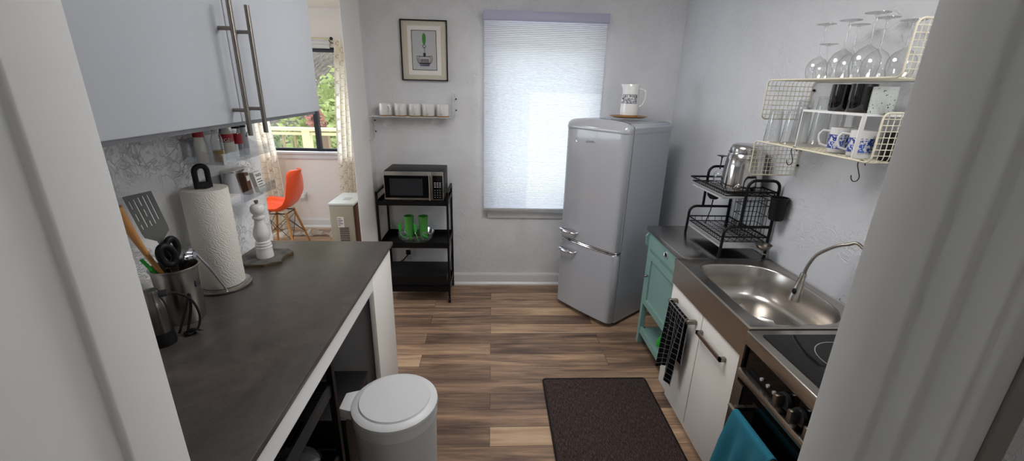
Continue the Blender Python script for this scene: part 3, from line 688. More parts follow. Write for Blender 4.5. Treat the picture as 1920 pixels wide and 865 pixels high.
# pooled hem on the floor
def hem(u, v):
    a = v*PI; r = .035+.018*sin(u*23)+.010*sin(u*51+2)
    return (-2.75+1.05*u, 4.80-.04*sin(u*7)-r*1.6*cos(a), .004+abs(r*sin(a))*1.1)
tag(B().grid(hem, 120, 10, (1.2, .1)).build('curtain_hem', 'curtain', smooth=80), 'crumpled cream curtain hem lying along the skirting', 'curtain')
t = thing('curtain_rod', 'slim bronze curtain rod over the far window', 'curtain rod', (-2.2, 4.985, 2.13))
B().cyl((-3.1,4.985,2.135),(-1.72,4.985,2.135),.007).build('rod', 'deckwood', t)
B().sphere((-1.71,4.985,2.135),.018).build('finial', 'wire_dark', t)
b = B(); b.tube([(-1.735,5.10,2.10),(-1.735,5.03,2.10),(-1.735,4.985,2.120)], .005, 8); b.build('bracket', 'wire_dark', t)
bx = thing('window_blind', 'raised white blind at the top of the far window', 'blind', (-2.2, 5.08, 2.06))
b = B().box(-3.15,5.065,2.085,-1.76,5.098,2.135).bevel(.003,2); b.build('cassette', 'trim', bx)
b = B()
for i in range(4): b.box(-2.79,5.075-.002*(i%2),2.045+.010*i,-1.77,5.092,2.052+.010*i)
b.build('folds', 'white', bx, 0)
t = thing('wall_outlet', 'white outlet with plug-in adapter under the far window', 'outlet', (-2.27, 5.10, .38))
B().box(-2.315,5.092,.325,-2.225,5.0995,.445).bevel(.002,2).build('plate','trim',t)
B().box(-2.295,5.045,.375,-2.235,5.092,.425).bevel(.004,2).build('adapter','white',t)
B().tube([(-2.25,5.06,.375),(-2.23,5.05,.30),(-2.21,5.07,.20),(-2.20,5.065,.115)],.003,6).build('cord','white',t)

# ---------------------------------------------------------------- outdoors
b = B()
def hillf(u, v):
    x = -40+70*u; y = 9+45*v
    return (x, y, -3.5+ (v**1.1)*26 + 1.2*sin(x*.35+y*.2)+.8*sin(x*.9))
st(B().grid(hillf, 80, 60).build('ground', 'hill', smooth=80))
st(B().box(-8, 5.26, -.25, 3, 6.62, -.12).build('deck_floor', 'deckwood', smooth=0))
t = thing('deck_railing', 'pale wooden deck railing outside the far window', 'railing', (-3, 6.5, -.12))
B().box(-7.5,6.44,1.020,1,6.56,1.060).build('top_rail','deckwood',t,0)
B().box(-7.5,6.47,.955,1,6.53,.995).build('under_rail','deckwood',t,0)
B().box(-7.5,6.47,.02,1,6.53,.07).build('bottom_rail','deckwood',t,0)
for x in (-4.7,-2.72,-.7): B().box(x-.055,6.45,-.12,x+.055,6.55,1.019).build('post','deckwood',t,0)
x = -6.2
while x < 0:
    if min(abs(x-q) for q in (-4.7,-2.72,-.7)) > .07: B().box(x-.014,6.486,.07,x+.014,6.514,.956).build('baluster','baluster',t,0)
    x += .165
def tree(name, cx, cy, cz, rx, ry, rz, n, m, label, size=.1, trunk=True):
    t = thing(name, label, 'tree' if trunk else 'shrub', (cx, cy, -3.4))
    b = B()
    for i in range(n):
        a, p = random.uniform(0, 2*PI), math.acos(random.uniform(-.9, 1)); k = random.uniform(.55, 1.0)*(1+.16*sin(a*5+p*3))
        c = Vector((cx+rx*k*sin(p)*cos(a), cy+ry*k*sin(p)*sin(a), cz+rz*k*cos(p)))
        s = size*random.uniform(.6, 1.4); R = Euler((random.uniform(0,6), random.uniform(0,6), random.uniform(0,6))).to_matrix()
        P = [b.bm.verts.new(c+R@Vector(q)*s) for q in ((0,-1,0),(.5,0,.1),(0,1,0),(-.5,0,.1))]; b.bm.faces.new(P)
    b.build('foliage', m, t, 0)
    b = B(); b.tube([(cx,cy,-3.6),(cx+.1,cy,cz-rz*.5),(cx,cy,cz)], [.16,.12,.05], 10)
    for k in range(5):
        a = k*1.3; b.tube([(cx,cy,cz-rz*.5),(cx+rx*.5*cos(a),cy+ry*.5*sin(a),cz+rz*.3)], [.06,.02], 6)
    b.build('trunk', 'bark', t)
    return t
tree('tree', -3.75, 11.6, -.25, 1.55, 1.5, 2.05, 10000, 'leaf', 'bright yellow-green tree beyond the deck railing', .085)
tree('tree', -7.4, 12.6, -1.0, 1.55, 1.4, 1.9, 8000, 'leaf2', 'greener tree low behind the railing, left of the bright tree', .09)
tree('shrub', -3.62, 9.2, .92, .20, .20, .30, 170, 'leafred', 'small red-leaved shrub between the two trees beyond the railing', .05, False)
tree('tree', -1.2, 14.5, -1.6, 1.3, 1.2, 2.2, 4000, 'leaf2', 'green tree behind the right end of the railing', .1)

# ================================================================ BACK WALL
# cellular shade
t = thing('cellular_shade', 'white cellular window shade pulled down over the kitchen window', 'window shade', (.39, 3.44, .715))
b = B().box(-.072, 3.41, 2.160, .853, 3.475, 2.221).bevel(.003, 2); b.build('headrail', 'headrail', t)
NP = 114
def shf(u, v):
    j = round(v*NP*2); z = .735+(2.160-.735)*v; return (-.066+.912*u, 3.440+(.0018 if j % 2 else -.0018), z)
B().grid(shf, 2, NP*2).build('fabric', 'shade', t, smooth=0)
b = B().box(-.068, 3.428, .712, .848, 3.452, .735).bevel(.004, 2); b.build('bottom_rail', 'lightgrey', t)

# framed print
t = thing('framed_print', 'thin black framed print of a green-handled pastry tool', 'picture', (-.517, 3.50, 1.73))
X0, X1, Z0, Z1 = -.690, -.344, 1.728, 2.152
b = B(); w_ = .007
b.box(X0,3.482,Z0,X0+w_,3.508,Z1).box(X1-w_,3.482,Z0,X1,3.508,Z1).box(X0,3.482,Z0,X1,3.508,Z0+w_).box(X0,3.482,Z1-w_,X1,3.508,Z1); b.build('frame','black',t,0)
B().box(X0+w_,3.500,Z0+w_,X1-w_,3.507,Z1-w_).build('backing', mat('cream_mount','#CFCAB8',.8), t, 0)
B().box(-.640,3.4975,1.768,-.392,3.4999,2.112).build('mount', 'paper', t, 0)
b = B(); x0,x1,z0,z1 = -.611,-.425,1.803,2.082
b.box(x0,3.496,z0,x0+.004,3.4974,z1).box(x1-.004,3.496,z0,x1,3.4974,z1).box(x0,3.496,z0,x1,3.4974,z0+.004).box(x0,3.496,z1-.004,x1,3.4974,z1); b.build('inner_border','print',t,0)
B().box(x0+.004,3.4965,z0+.004,x1-.004,3.4974,z1-.004).build('image_ground', mat('print_ground','#B9BBBD',.8), t, 0)
fy = 3.4955; cxp = -.517
pr = B(); P=[]
for i in range(20):
    a = 2*PI*i/20; P.append((cxp+.014*cos(a)*(1+.1*sin(a)), fy, 2.022+.040*sin(a)))
lab(pr.extr(P, (0,-.001,0)).build('drawn_handle', mat('print_green','#3E8A3C',.6), t, 0), 'green drawn handle')
b = B(); b.tube([(cxp+.012*cos(a),fy,1.972+.010*sin(a)) for a in [2*PI*i/16 for i in range(16)]], .0018, 6, closed=True)
b.tube([(cxp-.004,fy,1.962),(cxp+.004,fy,1.952),(cxp-.004,fy,1.944),(cxp+.004,fy,1.936),(cxp,fy,1.928)], .0016, 6)
b.box(cxp-.009,fy-.001,1.902,cxp+.009,fy+.0005,1.926)
b.box(cxp-.038,fy-.001,1.898,cxp+.038,fy+.0005,1.902)
for s in (-1,1):
    b.tube([(cxp+s*.034,fy,1.902),(cxp+s*.056,fy,1.904),(cxp+s*.058,fy,1.885),(cxp+s*.050,fy,1.858),(cxp+s*.036,fy,1.850)], .0018, 6)
    b.tube([(cxp+s*.034,fy,1.902),(cxp+s*.044,fy,1.890),(cxp+s*.042,fy,1.862),(cxp+s*.036,fy,1.850)], .0014, 6)
for i in range(13):
    x = cxp-.030+.005*i; b.box(x-.0009,fy-.001,1.858,x+.0009,fy+.0005,1.884)
b.box(cxp-.040,fy-.001,1.846,cxp+.040,fy+.0005,1.856)
b.build('drawn_tool','print',t,0)
b = B(); b.box(cxp-.036,fy-.001,1.832,cxp+.036,fy+.0005,1.844); b.build('drawn_blades', mat('print_violet','#5A5568',.7), t, 0)

# wire shelf (Z shape): local x along the wall, front towards -y, left end hangs down, right end stands up
def wire_shelf(name, label, loc, rotz, L, d, drop, m, grid=.0215, wr=.0015, fr=.0034, group=None):
    t = thing(name, label, 'shelf', loc, rotz, group, local=True)
    r = .02
    def outline(y):
        return [(0, y, -drop), (0, y, -r), *[(r-r*cos(a), y, -r+r*sin(a)) for a in (PI/8, PI/4, 3*PI/8)], (r, y, 0), (L-r, y, 0), *[(L-r+r*sin(a), y, r-r*cos(a)) for a in (PI/8, PI/4, 3*PI/8)], (L, y, r), (L, y, drop)]
    # deck frame
    f = B()
    y0, y1 = -.004, -d
    path = []
    # continuous outline front, around the upper end, back, around the lower end
    rr = .022
    def corner(cx, cy, cz, a0, a1, plane):
        return [(cx, cy+rr*cos(a0+(a1-a0)*i/4), cz+rr*sin(a0+(a1-a0)*i/4)) for i in range(5)]
    front = outline(y1)[1:-1]; back = outline(y0)[1:-1]
    top = [(L, y1, drop-rr)] + corner(L, y1+rr, drop-rr, PI, PI/2, 0)[1:] + corner(L, y0-rr, drop-rr, PI/2, 0, 0)
    bot = [(0, y0, -drop+rr)] + corner(0, y0-rr, -drop+rr, 0, -PI/2, 0)[1:] + corner(0, y1+rr, -drop+rr, -PI/2, -PI, 0)
    path = front + top + back[::-1] + bot
    f.tube(path, fr, 8, closed=True); f.build('frame', m, t)
    g = B(); n = int((d-.006)/grid)
    for i in range(1, n+1):
        y = y1 + (y0-y1)*i/(n+1); P = outline(y); P[0] = (0, y, -drop+.002); P[-1] = (L, y, drop-.002); g.tube(P, wr, 5, caps=False)
    k = int((L-2*r)/grid)
    for i in range(k+1):
        x = r+(L-2*r)*i/k; g.tube([(x, y0, -.0018), (x, y1, -.0018)], wr, 5, caps=False)
    k = int((drop-.03)/grid)
    for i in range(k+1):
        z = .025+(drop-.045)*i/k
        g.tube([(L+.0018, y0, z), (L+.0018, y1, z)], wr, 5, caps=False); g.tube([(-.0018, y0, -z), (-.0018, y1, -z)], wr, 5, caps=False)
    g.build('mesh', m, t)
    for (x, z) in ((.012, -.04), (.012, -drop+.05), (L+.012, .05), (L+.012, drop-.04)):
        B().cyl((x, .0, z), (x, -.006, z), .0055, n=12).build('screw', 'black', t)
    return t
SX = -.945
wire_shelf('wire_shelf', 'small white wire wall shelf with five white cups', (-.938, 3.508, 1.463), 0, .640, .165, .175, 'whitewire', wr=.0010, fr=.0026)
def cup(name, loc, r, h, m, label, cat='mug', hang=0, group=None, base=None, wall=.003, handle=True, band=None, hr=.5, hw=.0045, taper=.96, up=True, mid=None):
    t = thing(name, label, cat, loc, hang, group, local=True)
    k = taper
    B().lathe([(0,0),(r*k*.93,0),(r*k,.004),(r,h*.6),(r,h-.001),(r-wall*.5,h),(r-wall,h-.001),(r*k-wall,.006),(0,.006)], (0,0,0), 36).build('body', m, t)
    if handle:
        z0, z1 = h*.2, h*.82; ho = r*.62+.008
        P = [(r*.97,0,z1),(r+ho*.7,0,z1+.002),(r+ho,0,z1-.012),(r+ho,0,(z0+z1)/2),(r+ho*.75,0,z0+.008),(r*.97,0,z0)]
        B().tube(P, hw, 8).build('handle', m, t)
    if base: B().lathe([(0,-.0001),(r*k*.95,-.0001),(r*k+.0012,.001),(r*k+.0012,.007),(r*k*.9,.0072)], (0,0,0), 36).build('base_ring', base, t)
    if band:
        mt, a, c = band; lab(B().lathe([(r+.0004,h*a),(r+.0004,h*c)], (0,0,0), 36).build('print', mt, t), 'patterned band')
    return t
cl = ['white cup at the left end of the small wire shelf','white cup second from left on the small wire shelf','white cup in the middle of the small wire shelf','white cup second from right on the small wire shelf','white cup at the right end of the small wire shelf']
xs5 = [-.818, -.706, -.597, -.494, -.385]
c0_ = cup('cup', (xs5[0], 3.425, 1.4665), .049, .092, 'porcelain', cl[0], 'cup', -.95, 'white cups on the small wire shelf', base='woodtray')
for i in range(1, 5): dup(c0_, (xs5[i], 3.425, 1.4665), -1.25-.08*i, cl[i])

# cart
t = thing('kitchen_cart', 'black metal three-tier cart on castors carrying the microwave', 'cart', (-.605, 3.32, 0))
xa, xb, ya, yb = -.868, -.338, 3.155, 3.478
for x in (xa, xb):
    for y in (ya, yb): B().box(x-.008,y-.008,.06,x+.008,y+.008,.925).build('post','black',t,0)
for z, h in ((.825,.035),(.480,.045),(.100,.045)):
    b = B(); b.box(xa,ya,z,xb,yb,z+.004); b.box(xa,ya-.004,z,xb,ya,z+h).box(xa,yb,z,xb,yb+.004,z+h).box(xa-.004,ya,z,xa,yb,z+h).box(xb,ya,z,xb+.004,yb,z+h); b.build('shelf','black',t,0)
for x in (xa, xb): B().box(x-.008,ya-.008,.915,x+.008,yb+.008,.931).build('side_rail','black',t,0)
B().tube([(xb+.002,yb-.01,.80),(xb+.004,yb-.03,.6),(xb+.0,yb-.06,.45)],.004,6).build('side_wire','black',t)
B().tube([(xb,ya+.01,.12),(xb,yb-.02,.42)],.003,6).build('brace','black',t)
for x in (xa, xb):
    for y in (ya, yb):
        c = B().tube([(x,y,.06),(x,y,.035)],.007,8).build('castor_fork','black',t)
        B().cyl((x-.009,y,.022),(x+.009,y,.022),.0215).build('wheel','blackplastic',c)
# microwave
t = thing('microwave', 'small black and steel microwave on top of the black cart', 'microwave', (-.586, 3.32, .871))
mz0, mz1 = .838, 1.084
mz0 = .8455
mz0, mz1 = .8705-.022, 1.086
mz0 = .8425+.0
b = B().box(-.806,3.185,mz0+.008,-.364,3.465,mz1).bevel(.006,2); b.build('case','black',t)
b = B().box(-.808,3.165,mz0+.006,-.452,3.186,mz1-.004).bevel(.002,2); b.build('door','steel',t)
d = B().box(-.803,3.1635,mz0+.040,-.460,3.1655,mz1-.032).build('door_glass','blackglass',t,0)
B().box(-.765,3.1628,mz0+.060,-.520,3.1636,mz1-.055).build('window_mesh', mat('microwave_window','#26282C',.15), d, 0)
b = B(); b.cyl((-.466,3.143,mz0+.026),(-.466,3.143,mz1-.018),.0065,n=14).cyl((-.466,3.165,mz0+.03),(-.466,3.143,mz0+.03),.005).cyl((-.466,3.165,mz1-.03),(-.466,3.143,mz1-.03),.005)
b.build('handle','steel',t)
cp = B().box(-.450,3.165,mz0+.006,-.366,3.186,mz1-.004).bevel(.002,2).build('control_panel','steel',t)
B().box(-.445,3.1635,mz0+.030,-.371,3.1655,mz1-.030).build('keypad','blackglass',cp,0)
b = B()
for r_ in range(3):
    for c_ in range(3): b.box(-.434+c_*.019,3.1625,mz0+.125-r_*.015+.03,-.422+c_*.019,3.1636,mz0+.131-r_*.015+.03)
b.build('function_keys','lightgrey',cp,0); b = B()
for r_ in range(4):
    for c_ in range(3): b.box(-.432+c_*.019,3.1625,mz0+.045+r_*.018,-.427+c_*.019,3.1636,mz0+.049+r_*.018)
b.build('number_keys','lightgrey',cp,0)
b = B(); 
for i in range(12): b.box(-.672+i*.0072,3.1640,mz0+.020,-.668+i*.0072+.0005,3.1652,mz0+.026)
b.build('badge','darkgrey',t,0)
for x in (-.78,-.39):
    for y in (3.21,3.44): B().cyl((x,y,.8292),(x,y,mz0+.0085),.012).build('foot','blackplastic',t)
# bowl, tumblers, leaf servers
bx, by, bz = -.610, 3.308, .4845
t = thing('glass_bowl', 'shallow clear glass bowl on the middle shelf of the black cart', 'bowl', (bx, by, bz))
B().lathe([(0,0),(.095,0),(.105,.004),(.135,.045),(.145,.080),(.142,.081),(.132,.048),(.102,.008),(0,.006)], (bx,by,bz), 48).build('body','glass',t)
def tumbler(x, label):
    z = bz+.0085; B_ = B().lathe([(0,0),(.030,0),(.034,.008),(.034,.07),(.035,.13),(.040,.202),(.0385,.203),(.033,.13),(.032,.07),(.031,.01),(0,.008)], (x,by+.01,z), 36)
    return tag(B_.build('green_tumbler','green'), label, 'tumbler', None)
tumbler(-.668+.0, 'green enamel tumbler standing in the glass bowl, left one')
tumbler(-.553+.0, 'green enamel tumbler standing in the glass bowl, right one')
def leafserver(x, y, label):
    b = B(); P = []
    for i in range(16):
        a = 2*PI*i/16; P.append((x+.012*cos(a), y, bz+.125+.040*sin(a)))
    b.extr(P, (0,.004,0)); b.tube([(x,y+.002,bz+.09),(x+.01,y+.002,bz+.045),(x+.02,y+.004,bz+.014)], .004, 6)
    return tag(b.build('leaf_server','greenp'), label, 'utensil')
leafserver(-.737, by-.025, 'green leaf-shaped server at the left rim of the glass bowl')
leafserver(-.608, by-.055, 'green leaf-shaped server between the two green tumblers')
for x, lb_ in ((-.700,'small clear glass dish at the left in the glass bowl'),(-.520,'small clear glass dish at the right in the glass bowl')):
    t = thing('glass_dish', lb_, 'dish', (x, by-.06, bz+.03))
    B().tube([(x+.034*cos(a), by-.065, bz+.064+.034*sin(a)) for a in [2*PI*i/28 for i in range(28)]], .006, 8, closed=True).build('rim','tint',t)
    B().tube([(x-.028,by-.066,bz+.070),(x+.018,by-.066,bz+.048)],.006,8).build('clip','greenp',t)
t = thing('storage_box', 'black storage box on the bottom shelf of the cart', 'box', (-.605, 3.32, .1045))
b = B(); b.box(-.845,3.175,.1045,-.365,3.46,.110); b.box(-.850,3.170,.1045,-.845,3.465,.225).box(-.365,3.170,.1045,-.360,3.465,.225).box(-.845,3.170,.1045,-.365,3.175,.225).box(-.845,3.460,.1045,-.365,3.465,.225)
b.build('body','blackplastic',t,0); B().box(-.852,3.168,.226,-.358,3.467,.234).bevel(.002,2).build('lid','blackplastic',t)
t = thing('wall_outlet', 'white outlet on the back wall behind the cart with a black plug', 'outlet', (-.722, 3.51, .28))
B().box(-.765,3.5035,.215,-.675,3.5095,.345).bevel(.002,2).build('plate','trim',t)
B().box(-.742,3.502,.235,-.700,3.5040,.270).build('socket','lightgrey',t,0)
t = thing('power_cord', 'black plug and cord running down from the outlet behind the cart', 'cord', (-.722, 3.49, .30))
B().box(-.745,3.4905,.285,-.705,3.5025,.330).bevel(.006,2).build('plug','blackplastic',t)
B().tube([(-.725,3.500,.288),(-.77,3.501,.235),(-.85,3.501,.17),(-.90,3.500,.12),(-.925,3.498,.112)],.0045,8).build('cable','blackplastic',t)

# ================================================================ FRIDGE (local frame)
ang = math.atan2(-.789, .614)
FLx, FLy = .536, 3.163
t = thing('fridge', 'retro pale fridge freezer with chrome handles standing at an angle in the corner', 'fridge', (FLx, FLy, 0), ang, local=True)
Wf, Df = .545, .545
def crown_rings(b, P, back):
    """stack of plan outlines for the rounded overhanging crown"""
    lv = [(1.428, .003), (1.4285, -.004), (1.434, -.006), (1.448, -.005), (1.462, .000), (1.474, .010), (1.483, .026), (1.487, .045)]
    rings = []
    for z, k in lv:
        R = []
        for x, y in P:
            xx = min(max(x, k), Wf-k)
            yy = y if (.05 < y < .07) else (min(y, Df-k) if back else y+k)
            if not back: yy = min(yy, .055)
            zz = z+(.022*max(0, 1-((x-Wf/2)/(Wf/2))**2) if z > 1.48 else (.010*max(0, 1-((x-Wf/2)/(Wf/2))**2) if z > 1.47 else 0))
            R.append(b.bm.verts.new((xx, yy, zz)))
        rings.append(R)
    return rings
b = B(); P = [(Wf, .066)] + [(Wf, Df-.03), (Wf-.03, Df), (.03, Df), (0, Df-.03)] + [(0, .066)] + [(Wf*i/8, .066) for i in range(1, 8)]
low = [b.bm.verts.new((x, y, .03)) for x, y in P]; top = crown_rings(b, P, True)
b.bridge(low, top[0])
for a, c in zip(top, top[1:]): b.bridge(a, c)
b.bm.faces.new(low[::-1]); b.bm.faces.new(top[-1])
b.build('cabinet', 'fridge_side', t, 35)
B().prism([(.006, .050), (Wf-.006, .050), (Wf-.006, .068), (.006, .068)], .04, 1.47).build('door_gasket', 'black', t, 0)
def fdoor(z0, z1, crown):
    b = B(); r = .042
    P = [(Wf, .055)] + [(Wf-r+r*cos(a), r-r*sin(a)) for a in [PI/2*i/8 for i in range(9)]] + [(Wf*(1-i/8), 0) for i in range(1, 8)] + [(r-r*sin(a), r-r*cos(a)) for a in [PI/2*i/8 for i in range(9)]] + [(0, .055)]
    P = [(x, y-.012*(1-((x-Wf/2)/(Wf/2))**2)) if y < .054 else (x, y) for x, y in P]
    def lvl(z, k): return [b.bm.verts.new((min(max(x, k), Wf-k), y if y > .05 else y+k, z)) for x, y in P]
    rings = [lvl(z0, .004), lvl(z0+.004, 0)]
    if crown: rings += [lvl(1.4275, 0)] + crown_rings(b, P, False)
    else: rings += [lvl(z1-.004, 0), lvl(z1, .004)]
    for a, c in zip(rings, rings[1:]): b.bridge(a, c)
    b.bm.faces.new(rings[0]); b.bm.faces.new(rings[-1])
    return b.build('door', 'fridge', t, 35)
du = fdoor(.603, 1.462, True); dl = fdoor(.040, .583, False)
ins = .003
b = B(); b.prism([(Wf-.004,.056),(Wf-.004,.036),(Wf-.02,.012),(Wf-.045,-.003),(Wf/2,-.012),(.045,-.003),(.02,.012),(.004,.036),(.004,.056)], .583, .603); b.build('chrome_strip_gap','black',t,30)
b = B()
path = [(Wf+.001,.05),(Wf,.036),(Wf-.015,.012),(Wf-.042,-.002),(Wf*.75,-.011),(Wf/2,-.015),(Wf*.25,-.011),(.042,-.002),(.015,.012),(0,.036),(-.001,.05)]
b.tube([(x,y,.5885) for x, y in path], .0036, 8); b.tube([(x,y,.600) for x, y in path], .0028, 8); b.build('chrome_strip','chrome',t)
def fhandle(z, par):
    b = B(); x0, x1 = .045, .185
    b.tube([(x0,-.004,z),(x0,-.040,z+.004),(x0+.008,-.048,z+.004),(x0+.03,-.054,z+.002),((x0+x1)/2,-.056,z),(x1-.03,-.050,z-.003),(x1-.004,-.040,z-.005),(x1,-.030,z-.005),(x1+.004,-.008,z-.002)], [.010,.010,.012,.013,.0125,.011,.0095,.009,.010], 12)
    b.build('handle','chrome',par)
fhandle(.668, du); fhandle(.512, dl)
# small chrome badge script
b = B(); bxz = (.200, 1.335)
b.tube([(.118,-.0095,1.372),(.112,-.0092,1.360),(.113,-.0092,1.348),(.119,-.0095,1.340)], .0016, 6)
P = []
for i in range(40):
    s = i/39; P.append((.205+.075*s+.004*sin(s*40), -.0133-.0004, 1.350+.0065*sin(s*36)+.004*s))
b.tube(P, .0014, 6); b.build('badge','chrome',du)
for x in (.05, Wf-.05):
    for y in (.09, Df-.06): B().cyl((x,y,0),(x,y,.032),.014).build('foot','grey',t)

# tray and pitcher on the fridge
TX, TY, TZ = .972, 3.110, 1.5095
tag(B().lathe([(0,0),(.100,0),(.118,.006),(.134,.011),(.1345,.013),(.118,.010),(.100,.0045),(0,.004)], (TX,TY,TZ), 48, 1.0, .9).build('wooden_tray','woodtray'), 'round brown wooden tray on top of the fridge', 'tray')
t = thing('pitcher', 'white ceramic pitcher with a blue patterned panel on the wooden tray', 'pitcher', (TX, TY, TZ+.0045), -.25, local=True)
h = .198
b = B(); n = 48; prof = [(.0,.0),(.055,.0),(.0565,.004),(.0555,.05),(.052,.11),(.0475,.165),(.0475,h-.002),(.0465,h),(.0445,h-.002),(.0445,.165),(.049,.11),(.052,.05),(.050,.010),(0,.010)]
b.lathe(prof, (0,0,0), n)
for v in b.bm.verts:
    a = math.atan2(v.co.y, v.co.x); da = abs(abs(a)-PI)
    if v.co.z > .16 and da < .5: k = (v.co.z-.16)/(h-.16); v.co.x -= .016*k*(1-da/.5)
b.build('body','porcelain',t)
B().tube([(.046,0,.168),(.068,0,.170),(.083,0,.160),(.088,0,.140),(.087,0,.11),(.078,0,.080),(.066,0,.068),(.053,0,.064)], .0058, 10).build('handle','porcelain',t)
def pp(u, v):
    a = -2.75+1.95*u; z = .085+.052*v; r = .0556-(z-.05)*.075+.0016; return (r*cos(a), r*sin(a), z)
rnd = random.Random(4); b = B()
def onp(u, v): x, y, z = pp(u, v); return (x*1.006, y*1.006, z)
for i in range(11):
    for j in range(3):
        cu, cv = (i+.5)/11+rnd.uniform(-.015,.015), (j+.5)/3+rnd.uniform(-.05,.05); a0 = rnd.uniform(0, 6.3); span = rnd.uniform(2.2, 6.2); k = rnd.uniform(.6, 1.05)
        b.tube([onp(min(1,max(0,cu+.044*k*cos(a0+span*q/10))), min(1,max(0,cv+.17*k*sin(a0+span*q/10)))) for q in range(11)], .0011, 5)
        if (i*3+j) % 4 == 0: b.tube([onp(cu-.008, cv-.03), onp(cu+.008, cv+.03)], .0018, 6)
b.tube([onp(q/24, 0) for q in range(25)], .0010, 5); b.tube([onp(q/24, 1) for q in range(25)], .0010, 5)
lab(b.build('patterned_panel','ink_blue',t,80), 'dark blue curled panel')
lab(B().lathe([(.0572,.0),(.0578,.002),(.0575,.014),(.0560,.0145)], (0,0,0), 48).build('wooden_foot','woodtray',t), 'wooden foot ring'); t.scale = (1.14, 1.14, 1.12)

# ================================================================ RIGHT SIDE
# teal cabinet
t = thing('teal_cabinet', 'mint green cabinet with drawer, door and open lower shelf under the steel top', 'cabinet', (1.25, 2.34, 0))
x0, x1, y0, y1 = 1.040, 1.455, 2.072, 2.600; H = .824
for x in (x0, x1-.035):
    for y in (y0, y1-.035): B().box(x,y,0,x+.035,y+.035,H).bevel(.002,1).build('leg','teal',t)
b = B(); b.box(x0+.006,y1-.030,.315,x1-.006,y1-.012,H-.002).box(x0+.006,y0+.012,.315,x1-.006,y0+.030,H-.002).box(x1-.03,y0+.035,.315,x1-.015,y1-.035,H-.002).box(x0+.03,y0+.030,.315,x1-.03,y1-.030,.33)
b.build('carcass','teal',t,0)
B().box(x0+.004,y0+.035,.700,x0+.022,y1-.035,.716).build('rail','teal',t,0)
dr = B().box(x0-.004,y0+.038,.720,x0+.018,y1-.038,.818).bevel(.002,1).build('drawer','teal',t)
pl = B().box(x0-.0065,2.276,.756,x0-.0042,2.334,.798).bevel(.001,1).build('label_pull','chrome',dr)
B().box(x0-.0072,2.290,.766,x0-.0066,2.320,.788).build('pull_slot','black',pl,0)
b = B(); fy0, fy1, fz0, fz1 = y0+.038, y1-.038, .318, .696
b.box(x0-.002,fy0,fz0,x0+.018,fy0+.045,fz1).box(x0-.002,fy1-.045,fz0,x0+.018,fy1,fz1).box(x0-.002,fy0+.045,fz0,x0+.018,fy1-.045,fz0+.045).box(x0-.002,fy0+.045,fz1-.045,x0+.018,fy1-.045,fz1).box(x0+.008,fy0+.045,fz0+.045,x0+.014,fy1-.045,fz1-.045)
dd = b.build('door','teal',t,0)
B().sphere((x0-.018,2.530,.535),.010).cyl((x0-.018,2.530,.535),(x0,2.530,.535),.004).build('knob','nickel',dd)
b = B(); b.box(x0+.01,y0+.01,.098,x1-.01,y1-.01,.112).box(x0+.004,y0+.035,.085,x0+.022,y1-.035,.130); b.build('lower_shelf','teal',t,0)
b = B(); b.extr([(x0+.02,y1+.002,.70),(x0-.015,y1+.002,.73),(x0-.02,y1+.002,.79),(x0+.0,y1+.002,.815),(x0+.02,y1+.002,.815)],(0,.016,0)); b.build('side_bracket','teal',t,30)
# items on its lower shelf
tag(B().lathe([(0,0),(.035,.0),(.036,.02),(.030,.05),(.014,.075),(.012,.10),(0,.101)],(1.12,2.36,.1125),24,1,.6).build('green_bottle','greenp'),'bright green bottle on the lower shelf of the mint cabinet','bottle')
tag(B().box(1.085,2.13,.1125,1.30,2.27,.165).bevel(.012,3).build('white_container','white'),'white container on the lower shelf of the mint cabinet','container')
tag(B().tube([(1.075+.022*cos(a),2.20+.045*sin(a),.118) for a in [PI*.3+PI*1.3*i/14 for i in range(15)]],.0035,8).build('white_cable','white'),'curl of white cord on the lower shelf beside the container','cord')
# steel top
b = B().box(1.026,2.058,.8255,rw(2.1)-.012,2.626,.855).bevel(.004,3); tag(b.build('steel_worktop','steel_top'),'plain stainless worktop over the mint cabinet under the dish rack','worktop')

# sink unit
sx0, sx1, sy0, sy1, sz = .975, 1.492, 1.360, 2.054, .858
t = thing('sink_unit', 'stainless steel sink with D-shaped bowl and deep front apron', 'sink', (1.23, 1.70, .72))
hole = []
hx0, hy0, hy1 = 1.045, 1.395, 1.985
# D outline: straight front edge, big curve to the wall
def D(k, inset=0, n=64):
    P = []
    cx_, cy_ = 1.235, 1.69; a_, b_ = (.222-inset), (.296-inset)
    for i in range(n):
        th = 2*PI*i/n; c, s = cos(th), sin(th)
        e = 6.0 if c < 0 else 3.0
        rr = (abs(c)**e+abs(s)**e)**(-1/e)
        P.append((cx_+(a_ if c > 0 else .19-inset)*rr*c, cy_+b_*rr*s))
    return P
def outer(P, x0, y0, x1, y1):
    Q = []
    cx_, cy_ = 1.235, 1.69
    for x, y in P:
        dx, dy = x-cx_, y-cy_; k = min(((x1-cx_)/dx if dx > 0 else (x0-cx_)/dx) if abs(dx) > 1e-9 else 1e9, ((y1-cy_)/dy if dy > 0 else (y0-cy_)/dy) if abs(dy) > 1e-9 else 1e9)
        Q.append((cx_+dx*k, cy_+dy*k))
    # snap the nearest samples onto the corners
    for cxn, cyn in ((x0,y0),(x1,y0),(x0,y1),(x1,y1)):
        i = min(range(len(Q)), key=lambda i: (Q[i][0]-cxn)**2+(Q[i][1]-cyn)**2); Q[i] = (cxn, cyn)
    return Q
b = B(); P0 = D(0)
O = outer(P0, sx0, sy0, sx1, sy1); O2 = outer(P0, sx0+.008, sy0+.008, sx1-.008, sy1-.008); O3 = outer(P0, sx0+.02, sy0+.02, sx1-.02, sy1-.02)
